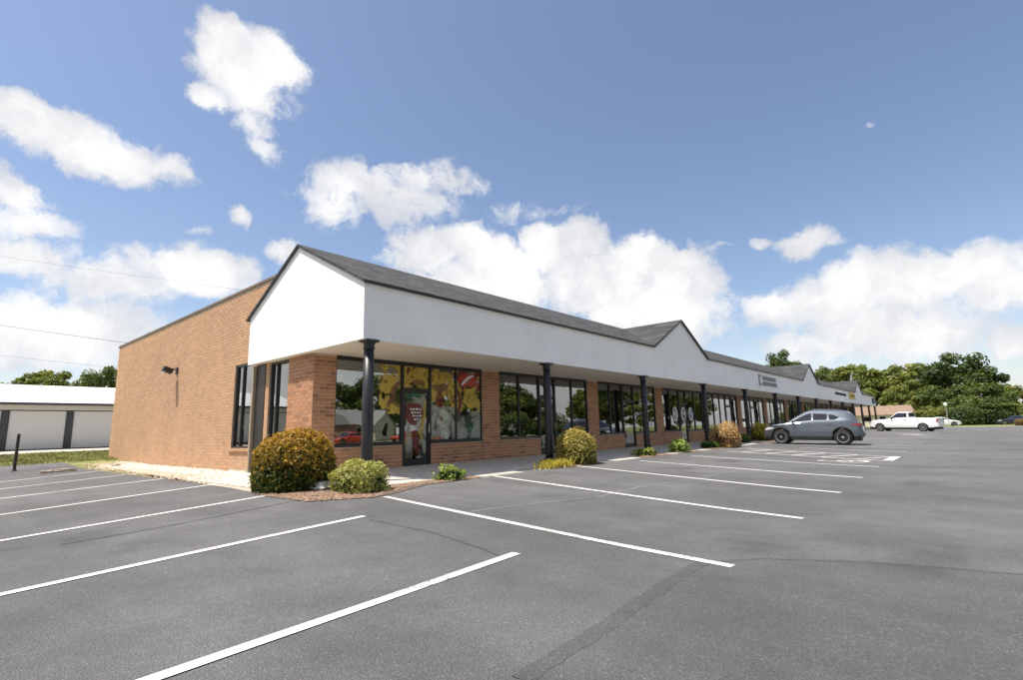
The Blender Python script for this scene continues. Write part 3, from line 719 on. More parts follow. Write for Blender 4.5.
for x, y, lb in ((1.7, 2.4, 'small round white table behind clear window of the corner shop'), (4.9, 2.2, 'small round white table just right of the corner shop door'), (5.6, 4.4, 'small round white table deepest inside the corner shop')): round_table(x, y, lb)

# ------------------------------------------------------------------ signs on the fascia
def sign_letters(name, x0, x1, z0, z1, rows, mat, label, seed, tall=False):
    rn = random.Random(seed); t = empty(name, (x0, FY, z0)); tag(t, label, 'sign')
    y0, y1 = -.06, -.004; xs0 = 0
    H = z1-z0; wd = x1-x0
    if tall:
        m = MB(); m.box(0, .16, y0, y1, 0, H).box(.16, .55, y0, y1, 0, .14).box(.16, .5, y0, y1, H-.14, H); m.build('letter', mat, t); xs0 = .85
    rh = H/rows
    for r in range(rows):
        x = xs0; b = H-(r+1)*rh+rh*.12; h = rh*.72
        while x < wd-.2:
            lw = h*rn.uniform(.5, .8); st = h*.2; m = MB(); kind = rn.randrange(4)
            m.box(x, x+st, y0, y1, b, b+h)
            if kind != 1: m.box(x+st, x+lw, y0, y1, b+h-st, b+h)
            if kind in (0, 3): m.box(x+st, x+lw, y0, y1, b+h*.4, b+h*.4+st)
            if kind in (1, 0): m.box(x+st, x+lw, y0, y1, b, b+st)
            if kind in (2, 3): m.box(x+lw-st, x+lw, y0, y1, b, b+h-st)
            m.build('letter', mat, t); x += lw+h*.22
    return t
sign_letters('shop_sign', 29.3, 33.4, 3.38, 4.1, 2, 'd_grey', 'grey two line letter sign on white fascia', 3, True)
sign_letters('shop_sign', 55.3, 61.8, 3.66, 4.0, 1, 'd_black', 'single line of black letters on white fascia', 5)
t = tag(empty('logo_sign', (65.4, FY, 3.9)), 'yellow logo sign on white fascia below last gable', 'sign')
MB().box(-1.9, 1.9, -.08, -.004, -.42, .3).build('panel', 'd_yellow', t, bevel=.02)
m = MB(); m.box(-1.4, -.2, -.1, -.082, -.2, .08).box(.1, 1.4, -.1, -.082, -.2, .08); m.build('emblem', 'd_brown', t)
t = tag(empty('square_sign', (83.9, FY, 3.72)), 'dark square sign at far end of fascia', 'sign')
MB().box(-1.3, 1.3, -.1, -.004, -.35, .4).build('panel', 'd_black', t, bevel=.02); MB().box(-.7, .7, -.12, -.104, -.15, .2).build('emblem', 'd_blue', t)

# wall lamp
t = tag(empty('wall_lamp', (XS, 10.45, 3.55)), 'bronze floodlight with glass lens bracketed to brick side wall', 'lamp')
MB().box(-.06, -.004, -.09, .09, -.14, .12).build('mounting_box', 'bronze', t, bevel=.01)
MB().tube([(-.06, 0, .02), (-.16, 0, .06), (-.24, 0, .03)], .022, 8).build('arm', 'bronze', t)
h = MB().obox((-.34, .02, .0), (.15, .0, -.06), (0, .15, 0), (.035, 0, .09)).build('head', 'bronze', t, bevel=.02)
MB().obox((-.465, .02, -.05), (.012, 0, -.005), (0, .12, 0), (.028, 0, .07)).build('lens', 'lens_clear', h)

# ------------------------------------------------------------------ foliage
def leaf_mesh(name, pts, nrm, size, cols, asp=1.7):
    n = len(pts); nrm = nrm/np.maximum(np.linalg.norm(nrm, axis=1, keepdims=True), 1e-6)
    r = RNG.normal(size=(n, 3)); t = np.cross(nrm, r); t /= np.maximum(np.linalg.norm(t, axis=1, keepdims=True), 1e-6); b = np.cross(nrm, t)
    s = size*RNG.uniform(.5, 1.55, (n, 1)); L = t*s*asp/2; Wd = b*s/2
    v = np.empty((n, 4, 3)); v[:, 0] = pts-L; v[:, 1] = pts+Wd*.9+nrm*s*.12; v[:, 2] = pts+L; v[:, 3] = pts-Wd*.9+nrm*s*.12
    me = bpy.data.meshes.new(name); me.vertices.add(4*n); me.vertices.foreach_set('co', v.reshape(-1)); me.loops.add(4*n); me.polygons.add(n)
    me.loops.foreach_set('vertex_index', np.arange(4*n, dtype=np.int32)); me.polygons.foreach_set('loop_start', np.arange(0, 4*n, 4, dtype=np.int32))
    me.update(); me.validate()
    ca = me.color_attributes.new('col', 'FLOAT_COLOR', 'POINT'); c = np.ones((n, 4, 4)); c[:, :, :3] = cols[:, None, :]
    ca.data.foreach_set('color', c.reshape(-1)); me.materials.append(MATS['leaf']); return me
def lobes(d, k, amp, seed):
    rg = np.random.default_rng(seed); c = rg.normal(size=(k, 3)); c /= np.linalg.norm(c, axis=1, keepdims=True)
    q = (d@c.T).max(axis=1); return 1+amp*(q-.8)
def bush(name, label, cat, loc, rx, h, n, leaf, cin, ctop, group=None, seed=0, lob=40, amp=.5, flat=.0, shell=.22, spiky=0, bias=0., wk=1.):
    t = empty(name, loc); tag(t, label, cat, group); rg = np.random.default_rng(seed)
    d = rg.normal(size=(n, 3)); d /= np.linalg.norm(d, axis=1, keepdims=True)
    wob = 1+wk*(.07*np.sin(3*d[:, 0]+seed)+.06*np.sin(4*d[:, 1]+2*seed)+.05*np.sin(5*d[:, 2]*1.3+d[:, 0]*3+seed))
    deep = rg.random(n) < .22
    rad = np.where(deep, rg.uniform(.45, .8, n), 1-shell*rg.random(n)**1.6); rad = rad*lobes(d, lob, amp, seed)*wob
    stray = rg.random(n) < .03; rad = np.where(stray, rad*rg.uniform(1.03, 1.14, n), rad)
    # fuller towards the ground than a ball
    z = np.where(d[:, 2] < 0, -np.abs(d[:, 2])**.8, d[:, 2]); q = np.where(d[:, 2] < 0, 1+.14*np.abs(d[:, 2]), 1+.10*np.clip(d[:, 2], 0, .8))
    p = np.stack([d[:, 0]*q*rx*rad, d[:, 1]*q*rx*rad, z*rad*h*.56+h*.44], 1); low = p[:, 2] < .02
    p[low, 2] = rg.uniform(.02, .16*h, low.sum()); p[low, :2] *= .92
    nr = d+rg.normal(size=(n, 3))*.75+np.array([0, 0, spiky])
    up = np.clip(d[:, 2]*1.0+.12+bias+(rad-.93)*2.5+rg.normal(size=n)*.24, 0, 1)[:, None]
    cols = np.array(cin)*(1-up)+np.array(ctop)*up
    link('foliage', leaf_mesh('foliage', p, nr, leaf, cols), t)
    m = MB()
    for i in range(11):
        a = i*2*math.pi/11+seed; m.tube([(0.05*math.cos(a), .05*math.sin(a), -.03), (rx*.3*math.cos(a), rx*.3*math.sin(a), h*.35), (rx*.62*math.cos(a*1.3), rx*.62*math.sin(a*1.3), h*.62)], [.022, .014, .006], 5)
    m.build('stem', 'twig', t)
    return t
def behind(px, py, r):
    p = on_ground(px, py); d = Vector((p.x-CAM.x, p.y-CAM.y, 0)).normalized(); return p+d*r
GOLD, DK = (.40, .25, .035), (.045, .07, .014)
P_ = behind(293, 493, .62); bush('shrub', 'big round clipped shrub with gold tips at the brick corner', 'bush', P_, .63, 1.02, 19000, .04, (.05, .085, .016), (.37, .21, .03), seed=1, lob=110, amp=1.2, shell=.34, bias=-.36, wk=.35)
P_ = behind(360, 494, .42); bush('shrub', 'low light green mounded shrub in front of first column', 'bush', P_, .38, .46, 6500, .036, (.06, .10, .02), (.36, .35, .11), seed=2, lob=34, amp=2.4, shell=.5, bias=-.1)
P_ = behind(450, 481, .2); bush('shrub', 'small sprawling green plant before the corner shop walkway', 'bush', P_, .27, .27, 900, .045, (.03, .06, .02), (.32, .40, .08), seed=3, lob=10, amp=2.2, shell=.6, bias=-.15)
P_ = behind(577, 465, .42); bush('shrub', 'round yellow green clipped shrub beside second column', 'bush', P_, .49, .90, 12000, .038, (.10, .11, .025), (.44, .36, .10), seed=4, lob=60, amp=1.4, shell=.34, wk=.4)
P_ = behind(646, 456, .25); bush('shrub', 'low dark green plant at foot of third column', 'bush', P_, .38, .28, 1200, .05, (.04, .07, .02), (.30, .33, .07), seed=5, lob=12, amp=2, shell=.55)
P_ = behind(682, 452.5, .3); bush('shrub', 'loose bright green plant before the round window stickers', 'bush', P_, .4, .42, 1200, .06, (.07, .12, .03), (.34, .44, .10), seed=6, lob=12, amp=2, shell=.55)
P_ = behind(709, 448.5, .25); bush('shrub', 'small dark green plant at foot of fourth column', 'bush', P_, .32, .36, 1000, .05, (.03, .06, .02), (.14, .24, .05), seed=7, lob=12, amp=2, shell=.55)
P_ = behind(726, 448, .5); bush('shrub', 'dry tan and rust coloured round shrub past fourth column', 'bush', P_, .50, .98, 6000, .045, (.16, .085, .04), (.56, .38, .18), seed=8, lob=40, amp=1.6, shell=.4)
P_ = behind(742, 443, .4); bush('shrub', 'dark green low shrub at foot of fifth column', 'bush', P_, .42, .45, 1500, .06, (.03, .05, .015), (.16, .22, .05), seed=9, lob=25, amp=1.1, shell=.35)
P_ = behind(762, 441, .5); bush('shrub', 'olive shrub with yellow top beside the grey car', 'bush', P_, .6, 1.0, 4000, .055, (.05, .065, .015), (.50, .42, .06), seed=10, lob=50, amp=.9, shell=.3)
# yellow ornamental grass
P_ = behind(556, 468, .2); t = tag(empty('ornamental_grass', P_), 'clump of yellow ornamental grass below second column', 'grass clump')
n = 1500; rg = np.random.default_rng(3); m = MB()
for i in range(420):
    x, y = rg.normal()*.34, rg.normal()*.12; a = rg.uniform(0, 6.28); l = rg.uniform(.12, .26); dx, dy = math.cos(a)*l*.6, math.sin(a)*l*.6; w = .012
    m.face([(x-w*math.sin(a), y+w*math.cos(a), 0), (x+w*math.sin(a), y-w*math.cos(a), 0), (x+dx*.6+w*.5*math.sin(a), y+dy*.6-w*.5*math.cos(a), l*.75), (x+dx, y+dy, l), (x+dx*.6-w*.5*math.sin(a), y+dy*.6+w*.5*math.cos(a), l*.75)])
simple('yellow_grass', (.55, .45, .06), .7, var=.3, scale=12); m.build('blades', 'yellow_grass', t)

# ------------------------------------------------------------------ beds, gravel, stones, kerb
def sheet(name, poly, off, mat):
    m = MB(); c = (sum(p[0] for p in poly)/len(poly), sum(p[1] for p in poly)/len(poly)); n = len(poly)
    P = []
    for i in range(n):
        a, b = poly[i], poly[(i+1) % n]; k = max(1, int(math.hypot(b[0]-a[0], b[1]-a[1])/.35))
        for j in range(k):
            x, y = a[0]+(b[0]-a[0])*j/k+random.uniform(-.05, .05), a[1]+(b[1]-a[1])*j/k+random.uniform(-.05, .05); P.append((x, y, gz(x, y)+off))
    m.face(P); o = m.build(name, mat); o['kind'] = 'structure'; return o
sheet('gravel_strip', [(-.75, 14.2), (-1.25, 10), (-1.5, 6), (-1.82, 0), (-1.95, -2.3), (-.5, -2.4), (.26, -.3), (.26, 15.5), (-.2, 16)], .006, 'gravel_bed')
sheet('mulch_bed', [(-1.95, -2.3), (-2.15, -3.2), (-1.75, -4.2), (-1.2, -4.8), (-.5, -4.62), (.6, -4.1), (2.2, -4.0), (2.3, -3.5), (-.26, -3.5), (-.27, -.3), (-.5, -2.2)], .010, 'mulch_bed')
for a, b in ((4.9, 7.4), (10.2, 12.3), (13.2, 15.2), (16.4, 19.8), (24.2, 28.8)):
    sheet('mulch_bed', [(a, -3.53), (a+.2, -3.95), ((a+b)/2, -4.1), (b-.2, -3.95), (b, -3.53)], .010, 'mulch_bed')
def stones(name, label, n, place, mat, s0, s1, cat, flat=.6):
    base = np.array([(1, 0, 0), (0, 1, 0), (-1, 0, 0), (0, -1, 0), (0, 0, 1), (0, 0, -1)], float); tri = np.array([(0, 1, 4), (1, 2, 4), (2, 3, 4), (3, 0, 4), (1, 0, 5), (2, 1, 5), (3, 2, 5), (0, 3, 5)])
    V = []; Fc = []
    k = 0
    while k < n:
        p = place()
        if p is None: continue
        s = random.uniform(s0, s1); a = random.uniform(0, 6.28); ca, sa = math.cos(a), math.sin(a)
        b = base*np.array([s, s*random.uniform(.5, .9), s*flat])*np.random.default_rng(k).uniform(.8, 1.2, (6, 3))
        x = b[:, 0]*ca-b[:, 1]*sa+p[0]; y = b[:, 0]*sa+b[:, 1]*ca+p[1]; z = b[:, 2]+gz(p[0], p[1])+.012
        V.append(np.stack([x, y, z], 1)); Fc.append(tri+6*k); k += 1
    me = bpy.data.meshes.new(name); me.from_pydata(np.concatenate(V).tolist(), [], np.concatenate(Fc).tolist()); me.materials.append(MATS[mat]); me.update()
    o = link(name, me); tag(o, label, cat, kind='stuff'); return o
def pl_white():
    y = random.uniform(-2.3, 14); w = 1.9 if y < 2 else 1.9-.04*(y-2)
    if random.random() > (1.0 if y < 3 else .45): return None
    x = .26-random.random()**(.8)*w
    if y > 2 and x < -.9 and random.random() < .75: return None
    if y < -.4 and x > -.3: return None
    return x, y
def pl_tan():
    y = random.uniform(.5, 15.5); x = -.7-random.gauss(.5, .3)
    if y > 13: x += .3
    return (x, y) if -1.95 < x < .2 else None
stones('gravel', 'white and cream gravel strewn along foot of brick side wall', 9000, pl_white, 'gravel', .018, .05, 'gravel')
stones('leaf_litter', 'tan gravel and dry leaf litter at the edge of the asphalt', 3500, pl_tan, 'gravel_tan', .015, .05, 'litter', .35)
def pl_mulch():
    if random.random() < .6:
        x, y = random.uniform(-2.1, .4), random.uniform(-5, -2.4)
        e = -4.8+abs(x+1.2)*.55
        return (x, y) if y > e and not (x > -.3 and y > -3.5) else None
    a, b = random.choice(((.4, 2.2), (4.9, 7.4), (10.2, 12.3), (13.2, 15.2), (16.4, 19.8), (24.2, 28.8)))
    return random.uniform(a, b), random.uniform(-4.02, -3.54)
stones('mulch', 'red brown bark mulch and chips around the shrubs', 7000, pl_mulch, 'mulch', .015, .045, 'mulch', .4)
def rock(loc, s, label, seed, mat='stone'):
    rn = random.Random(seed); import bmesh
    bm = bmesh.new(); bmesh.ops.create_icosphere(bm, subdivisions=3, radius=1)
    for v in bm.verts:
        d = v.co.normalized(); k = 1+.16*math.sin(3.1*d.x+seed)+.12*math.sin(5*d.y+2*seed)+.08*math.sin(9*d.z+seed)+rn.uniform(-.035, .035)
        v.co = Vector((d.x*k*s[0], d.y*k*s[1], max(-.5, min(d.z*k, .62))*s[2]))
    me = bpy.data.meshes.new('stone'); bm.to_mesh(me); bm.free(); me.materials.append(MATS[mat])
    o = link('stone', me); o.location = (loc.x, loc.y, gz(loc.x, loc.y)+s[2]*.35); o.rotation_euler = (0, 0, seed); tag(o, label, 'stone'); return o
rock(behind(322, 491, .16), (.34, .2, .17), 'large flat white stone between the two front shrubs', 1)
rock(behind(329, 480, .1), (.30, .16, .10), 'white stone behind the flat stone, near the brick corner', 2)
rock(on_ground(66, 465.5), (.3, .2, .10), 'low grey rubble stone at edge of grass strip', 3, 'rubble')
rock(on_ground(47, 466.5), (.26, .16, .09), 'small brown rubble stone left of grey rubble stone', 4, 'rubble')
rock(on_ground(116, 463), (.16, .13, .10), 'tan stone at far corner of brick side wall', 5, 'rubble')
# pale kerb pieces where the beds stop
for a, b in ((2.3, 3.7), (8.3, 9.9), (12.4, 13.0), (15.3, 16.2), (20.0, 23.0)):
    t = MB().prism([(-3.525, -.3), (-3.525, -.062), (-3.56, -.058), (-4.02, gz(0, -4.02)+.022), (-4.06, gz(0, -4.06)-.05), (-4.06, -.3)], 'x', a, b).build('kerb_ramp', 'concrete_pale')
    t['kind'] = 'structure'

# ------------------------------------------------------------------ vehicles
def interp(tab, x):
    xs_, zs_ = zip(*tab); return float(np.interp(x, xs_, zs_))
def make_wheel(R, w, spokes=10):
    ty = MB().lathe([(R*.66, -w*.42), (R*.80, -w*.5), (R*.93, -w*.48), (R, -w*.36), (R, w*.36), (R*.93, w*.48), (R*.80, w*.5), (R*.66, w*.42)], 32, axis='y').mesh('wheel', 'tyre', True)
    m = MB().lathe([(R*.68, -w*.40), (R*.68, -w*.46), (R*.62, -w*.44), (R*.60, -w*.2), (R*.1, -w*.18)], 32, axis='y')
    m.m = [1 if i >= 3*32 else 0 for i in range(len(m.f))]
    for i in range(spokes):
        a = 2*math.pi*i/spokes; d = Vector((math.cos(a), 0, math.sin(a))); s = Vector((-math.sin(a), 0, math.cos(a)))
        m.obox(d*R*.37+Vector((0, -w*.36, 0)), d*R*.27, s*R*.055, Vector((0, w*.06, 0)))
    m.lathe([(R*.16, -w*.3), (R*.15, -w*.47), (R*.05, -w*.48)], 16, axis='y')
    return ty, m.mesh('rim', ['alloy', 'plastic'])
def car(name, label, cat, loc, heading, paint, sp, group=None):
    """car pointing along local +x; sp: sizes, top silhouette, belt line, windows"""
    t = empty(name, loc, heading); tag(t, label, cat, group)
    L, Wd, R = sp['L'], sp['W'], sp['R']; top, belt = sp['top'], sp['belt']; xf, xr = sp['xf'], sp['xr']; sill = sp.get('sill', .24); RA = R+sp.get('arch', .065)
    bed = sp.get('bed')
    def zt(x): return interp(top, x)
    def bl(x): return min(interp(belt, x), zt(x)-.03)
    def plan(x):
        u = abs(2*x/L); return 1-.24*u**7-.03*u**2
    def low(x):
        z = sill+.10*max(0, abs(2*x/L)-.80)*5
        for xc in (xf, xr):
            if abs(x-xc) < RA: z = max(z, R+math.sqrt(RA*RA-(x-xc)**2))
        return z
    def hw(x, z):
        b = bl(x); w = Wd/2*plan(x)
        if z <= b:
            q = (z-.62)/.45; w *= 1-.028*q*q-(.02 if z < .4 else 0)
        else:
            q = (b-.62)/.45; w = w*(1-.028*q*q)-.03*min(1, (z-b)/.02)-sp.get('tumble', .40)*(z-b)
        return max(w, .05)
    xs_ = np.unique(np.concatenate([np.linspace(-L/2, L/2, 90), [xf-RA, xf+RA, xr-RA, xr+RA]]))
    rows = []
    for x in xs_:
        lo = low(x); b = max(bl(x), lo+.03); z1 = max(zt(x), b+.03); sh = max(b+.015, z1-min(.07, (z1-b)*.5)); P = []
        inb = bed and bed[0] < x < bed[1]
        for u in np.linspace(0, 1, 8): z = lo+(b-lo)*u; P.append((hw(x, z), z))
        for u in np.linspace(.25, 1, 4): z = b+(sh-b)*u; P.append((hw(x, z) if not inb else hw(x, b)-.01*u, z))
        w0 = P[-1][0]
        if inb: P += [(w0-.02, z1), (w0-.08, z1), (w0-.09, .75), (w0*.5, .74), (0, .74)]
        else:
            for u in (.93, .8, .55, .28, 0): P.append((w0*u, sh+(z1-sh)*(1-u**3)))
        rows.append(P)
    v = []; n = len(rows[0]); f = []
    for x, P in zip(xs_, rows):
        v += [(x, -w, z) for w, z in P]+[(x, w, z) for w, z in P[-2::-1]]
    k = 2*n-1
    for i in range(len(rows)-1):
        for j in range(k-1): f.append((i*k+j, (i+1)*k+j, (i+1)*k+j+1, i*k+j+1))
    f.append(tuple(range(k))); f.append(tuple(range((len(rows)-1)*k, len(rows)*k))[::-1])
    me = bpy.data.meshes.new('body'); me.from_pydata(v, [], f); me.materials.append(MATS[paint]); me.polygons.foreach_set('use_smooth', [True]*len(f)); me.update()
    me.set_sharp_from_angle(angle=R_(32)); link('body', me, t)
    MB().box(-L/2+.12, L/2-.12, -Wd/2+.27, Wd/2-.27, .2, .62).build('underbody', 'plastic', t)
    def patch(name, cols, off, mat, par=None, sides=(-1, 1), nx=8):
        """cols: (x, zlow, zhigh) stations; laid just outside the body side"""
        for s in sides:
            m = MB(); xs2 = np.linspace(cols[0][0], cols[-1][0], nx*(len(cols)-1)+1); G = []
            for x in xs2:
                a = float(np.interp(x, [c[0] for c in cols], [c[1] for c in cols])); b = float(np.interp(x, [c[0] for c in cols], [c[2] for c in cols]))
                G.append([(x, s*(hw(x, z)+off), z) for z in np.linspace(a, b, 6)])
            for i in range(len(G)-1):
                for j in range(5):
                    q = [G[i][j], G[i+1][j], G[i+1][j+1], G[i][j+1]]; m.face(q if s < 0 else q[::-1])
            o = m.build(name, mat, par or t, smooth=True)
        return o
    for cols in sp['side_windows']: patch('side_window', cols, .006, 'car_glass' if False else 'plastic_glass')
    for (x0, x1) in sp['doors']:
        for s in (-1, 1):
            d = patch('door', [(x0, sill+.14, interp(belt, x0)-.035), (x1, sill+.14, interp(belt, x1)-.035)], .005, paint, None, (s,))
            m = MB(); hx = x0+.14; hz = interp(belt, hx)-.12; m.box(hx-.09, hx+.09, -.012, .012, hz-.014, hz+.014)
            m.build('handle', sp.get('handle', paint), d, loc=(0, s*(hw(hx, hz)+.018), 0))
    # dark cladding along arches and sills
    if sp.get('clad'):
        for s in (-1, 1):
            m = MB(); G = []
            for x in xs_[2:-2]:
                lo = low(x)
                nr = any(abs(x-c) < RA+.02 for c in (xf, xr)); h_ = .06 if nr else .12
                G.append([(x, s*(hw(x, z)+.009), z) for z in (lo, lo+h_*.5, lo+h_)])
            for i in range(len(G)-1):
                for j in range(2):
                    q = [G[i][j], G[i+1][j], G[i+1][j+1], G[i][j+1]]; m.face(q if s < 0 else q[::-1])
            m.build('cladding', 'plastic', t)
    def glazing(name, xa, xb, wmul=.9):
        m = MB(); G = []
        for x in np.linspace(xa, xb, 10):
            b = bl(x); z1 = zt(x); sh = max(b+.015, z1-min(.07, (z1-b)*.5)); w0 = hw(x, sh)
            G.append([(x+(.012 if xa > 0 or xb > xa and name == 'windscreen' else -.012), w0*u*wmul, sh+(z1-sh)*(1-abs(u*wmul)**3)+.012) for u in np.linspace(-1, 1, 13)])
        for i in range(len(G)-1):
            for j in range(12): m.face([G[i][j], G[i+1][j], G[i+1][j+1], G[i][j+1]])
        m.build(name, 'plastic_glass', t, smooth=True)
    glazing('windscreen', *sp['screen']); glazing('rear_window', *sp['back'])
    for cols in sp['head']: patch('headlight', cols, .008, 'lens_clear', nx=3)
    for cols in sp['tail']: patch('taillight', cols, .010, 'lens_red', nx=4)
    ty, ri = make_wheel(R, .23, sp.get('spokes', 10))
    for x in (xf, xr):
        for s in (-1, 1):
            o = link('wheel', ty, t); o.location = (x, s*(Wd/2-.135), R); o.rotation_euler = (0, 0, 0 if s < 0 else math.pi); link('rim', ri, o)
    if sp.get('rails'):
        for sd in (-1, 1):
            pts = [(x, sd*(hw(x, zt(x)-.07)*.90), zt(x)+dz) for x, dz in zip(np.linspace(sp['rails'][0], sp['rails'][1], 9), [.0]+[.035]*7+[.0])]
            MB().tube(pts, .016, 6).build('roof_rail', 'plastic', t)
    mx, mz = sp['mirror']
    for s in (-1, 1):
        m = MB().obox((mx, s*(hw(mx, mz)+.12), mz+.02), (.06, -s*.02, 0), (0, s*.10, 0), (0, 0, .07)); m.obox((mx+.02, s*(hw(mx, mz)+.015), mz-.03), (.03, 0, 0), (0, .04, 0), (0, 0, .02)); m.build('mirror', sp.get('mirror_mat', paint), t, bevel=.02)
    zz = .32
    MB().box(L/2-.10, L/2+.012, -Wd*.33, Wd*.33, .40, .56).build('grille', 'plastic', t, bevel=.02); MB().box(-L/2-.012, -L/2+.1, -Wd*.34, Wd*.34, .42, .56).build('rear_bumper', sp.get('bumper', 'plastic'), t, bevel=.02)
    MB().box(-L/2-.02, -L/2+.02, -.26, .26, .70, .82).build('number_plate', 'd_white', t)
    return t
# dark glazing that mirrors the sky
m_, t_, b_ = new_mat('plastic_glass'); b_.inputs['Base Color'].default_value = (.012, .014, .016, 1); b_.inputs['Roughness'].default_value = .05; b_.inputs['Specular IOR Level'].default_value = .8
SUV = dict(L=4.55, W=1.84, R=.365, xf=1.36, xr=-1.34, sill=.26, tumble=.46,
   top=[(-2.275, .66), (-2.262, .93), (-2.2, 1.02), (-2.12, 1.08), (-2.07, 1.14), (-1.80, 1.52), (-1.72, 1.60), (-1.2, 1.665), (-.5, 1.705), (-.1, 1.70), (.15, 1.65), (.32, 1.58), (.75, 1.345), (1.15, 1.09), (1.28, 1.05), (1.75, .99), (2.08, .90), (2.22, .78), (2.275, .60)],
   belt=[(-2.3, 1.06), (-1.6, 1.115), (0, 1.06), (1.1, .985), (2.3, .90)],
   side_windows=[[(-1.30, 1.30, 1.325), (-1.10, 1.20, 1.42), (-.86, 1.14, 1.475)], [(-.78, 1.135, 1.485), (-.15, 1.105, 1.525)], [(-.07, 1.10, 1.53), (.12, 1.095, 1.50), (.45, 1.085, 1.35), (.84, 1.06, 1.11)]],
   doors=[(-.98, -.13), (-.11, 1.0)], clad=True, handle='paint_grey', screen=(.30, 1.13), back=(-2.06, -1.80), head=[[(1.75, .78, .83), (2.04, .72, .85), (2.2, .70, .76)]], tail=[[(-2.25, .90, 1.0), (-2.05, .92, 1.02), (-1.80, .965, .99)]], mirror=(.74, 1.08), spokes=10)
PICK = dict(L=5.75, W=1.98, R=.385, xf=1.93, xr=-1.70, sill=.38, tumble=.30, bed=(-2.80, -.62),
   top=[(-2.875, .75), (-2.86, 1.28), (-.62, 1.30), (-.58, 1.80), (-.40, 1.90), (.3, 1.92), (.5, 1.86), (1.05, 1.36), (1.2, 1.24), (1.9, 1.18), (2.6, 1.10), (2.8, .98), (2.875, .7)],
   belt=[(-2.9, 1.22), (-.6, 1.24), (.6, 1.20), (1.2, 1.16), (2.9, 1.05)],
   side_windows=[[(-.45, 1.28, 1.78), (.25, 1.27, 1.80), (.45, 1.26, 1.74), (.92, 1.25, 1.34)]], doors=[(-.45, .98)], handle='plastic', bumper='chrome', screen=(.52, 1.12), back=(-.61, -.56), head=[[(2.45, .86, 1.02), (2.78, .82, .98)]], tail=[[(-2.86, .88, 1.2), (-2.74, .88, 1.2)]], mirror=(.85, 1.30), mirror_mat='plastic', spokes=8)
SED = dict(L=4.7, W=1.82, R=.33, xf=1.42, xr=-1.36, sill=.2, tumble=.45,
   top=[(-2.35, .6), (-2.33, .98), (-2.2, 1.05), (-1.7, 1.10), (-1.1, 1.36), (-.6, 1.45), (0, 1.46), (.35, 1.40), (1.15, .98), (1.7, .90), (2.15, .78), (2.35, .55)],
   belt=[(-2.4, .96), (-1.2, .96), (0, .93), (1.2, .88), (2.4, .78)],
   side_windows=[[(-1.35, 1.0, 1.06), (-1.0, .99, 1.28), (-.35, .98, 1.36)], [(-.27, .98, 1.36), (.2, .97, 1.33), (.9, .93, 1.0)]], doors=[(-1.1, -.3), (-.28, .85)], screen=(.4, 1.1), back=(-1.65, -1.12), head=[[(1.75, .66, .76), (2.2, .6, .7)]], tail=[[(-2.33, .78, .92), (-1.95, .8, .9)]], mirror=(.75, .96), spokes=8)
for _k in ('top', 'belt'): SUV[_k] = [(x*.948, z) for x, z in SUV[_k]]
for _k in ('side_windows', 'head', 'tail'): SUV[_k] = [[(x*.948, a, b) for x, a, b in w] for w in SUV[_k]]
for _k in ('screen', 'back', 'doors'): SUV[_k] = [(x[0]*.948, x[1]*.948) for x in SUV[_k]] if _k == 'doors' else (SUV[_k][0]*.948, SUV[_k][1]*.948)
SUV['L'] = 4.32; SUV['arch'] = .085; SUV['rails'] = (-1.45, .02); SUV['xf'] = 1.34; SUV['xr'] = -1.33
# grey SUV: its wheels' contact points on the lot
def place_car(fpx, rpx, sp, side_off):
    A, Bq = on_ground(*rpx), on_ground(*fpx); h = math.atan2(Bq.y-A.y, Bq.x-A.x)
    return A, Bq, h
A = on_ground(844, 445.2); d782 = pix_dir(782, 443); wb = SUV['xf']-SUV['xr']
best = None
for q in np.linspace(20, 45, 4000):
    p = CAM+d782*float(q)/1.0
    e = abs(math.hypot(p.x-A.x, p.y-A.y)-wb)
    if p.y > A.y and (best is None or e < best[0]): best = (e, p)
Fp = best[1]; h = math.atan2(Fp.y-A.y, Fp.x-A.x); fwd = Vector((math.cos(h), math.sin(h), 0)); lft = Vector((-fwd.y, fwd.x, 0))
mid = A-fwd*SUV['xr']-lft*(SUV['W']/2-.12)
def settle(o, fwd, wb):
    a, b = o.location+fwd*wb/2, o.location-fwd*wb/2; za, zb_ = gz(a.x, a.y), gz(b.x, b.y)
    o.location.z = (za+zb_)/2+.006; o.rotation_euler = (0, -math.atan2(za-zb_, wb), o.rotation_euler[2])
o = car('parked_car', 'grey compact SUV parked nose in to the shops', 'car', (mid.x, mid.y, 0), h, 'paint_grey', SUV); settle(o, fwd, wb)
A, Fp = on_ground(924, 431.6), on_ground(881, 431.3); h = math.atan2(Fp.y-A.y, Fp.x-A.x); fwd = Vector((math.cos(h), math.sin(h), 0)); lft = Vector((-fwd.y, fwd.x, 0)); mid = A-fwd*PICK['xr']-lft*(PICK['W']/2-.12)
o = car('pickup_truck', 'white pickup truck parked nose in past the grey SUV', 'truck', (mid.x, mid.y, 0), h, 'paint_white', PICK); settle(o, fwd, 3.6)
for px, dep, hd, paint, lab in ((941, 82, -80, 'paint_white', 'white sedan behind the pickup truck near the road'), (951, 104, -85, 'paint_red', 'red car beyond the white sedan below the trees'), (1014, 88, 100, 'paint_blue', 'dark blue sedan by the road under the big trees')):
    p = at_depth(px, dep); car('parked_car', lab, 'car', (p.x, p.y, p.z+.01), R_(hd), paint, SED)
# cars across the cross road, mirrored in the corner shop's glass
for x, y, hd, lab in ((29, -44.5, 175, 'orange red sedan across the road, mirrored left of the first column'), (38.5, -45.5, 178, 'orange red sedan across the road, mirrored right of the first column')):
    car('parked_car', lab, 'car', (x, y, gz(x, y)+.0), R_(hd), 'paint_red', SED)

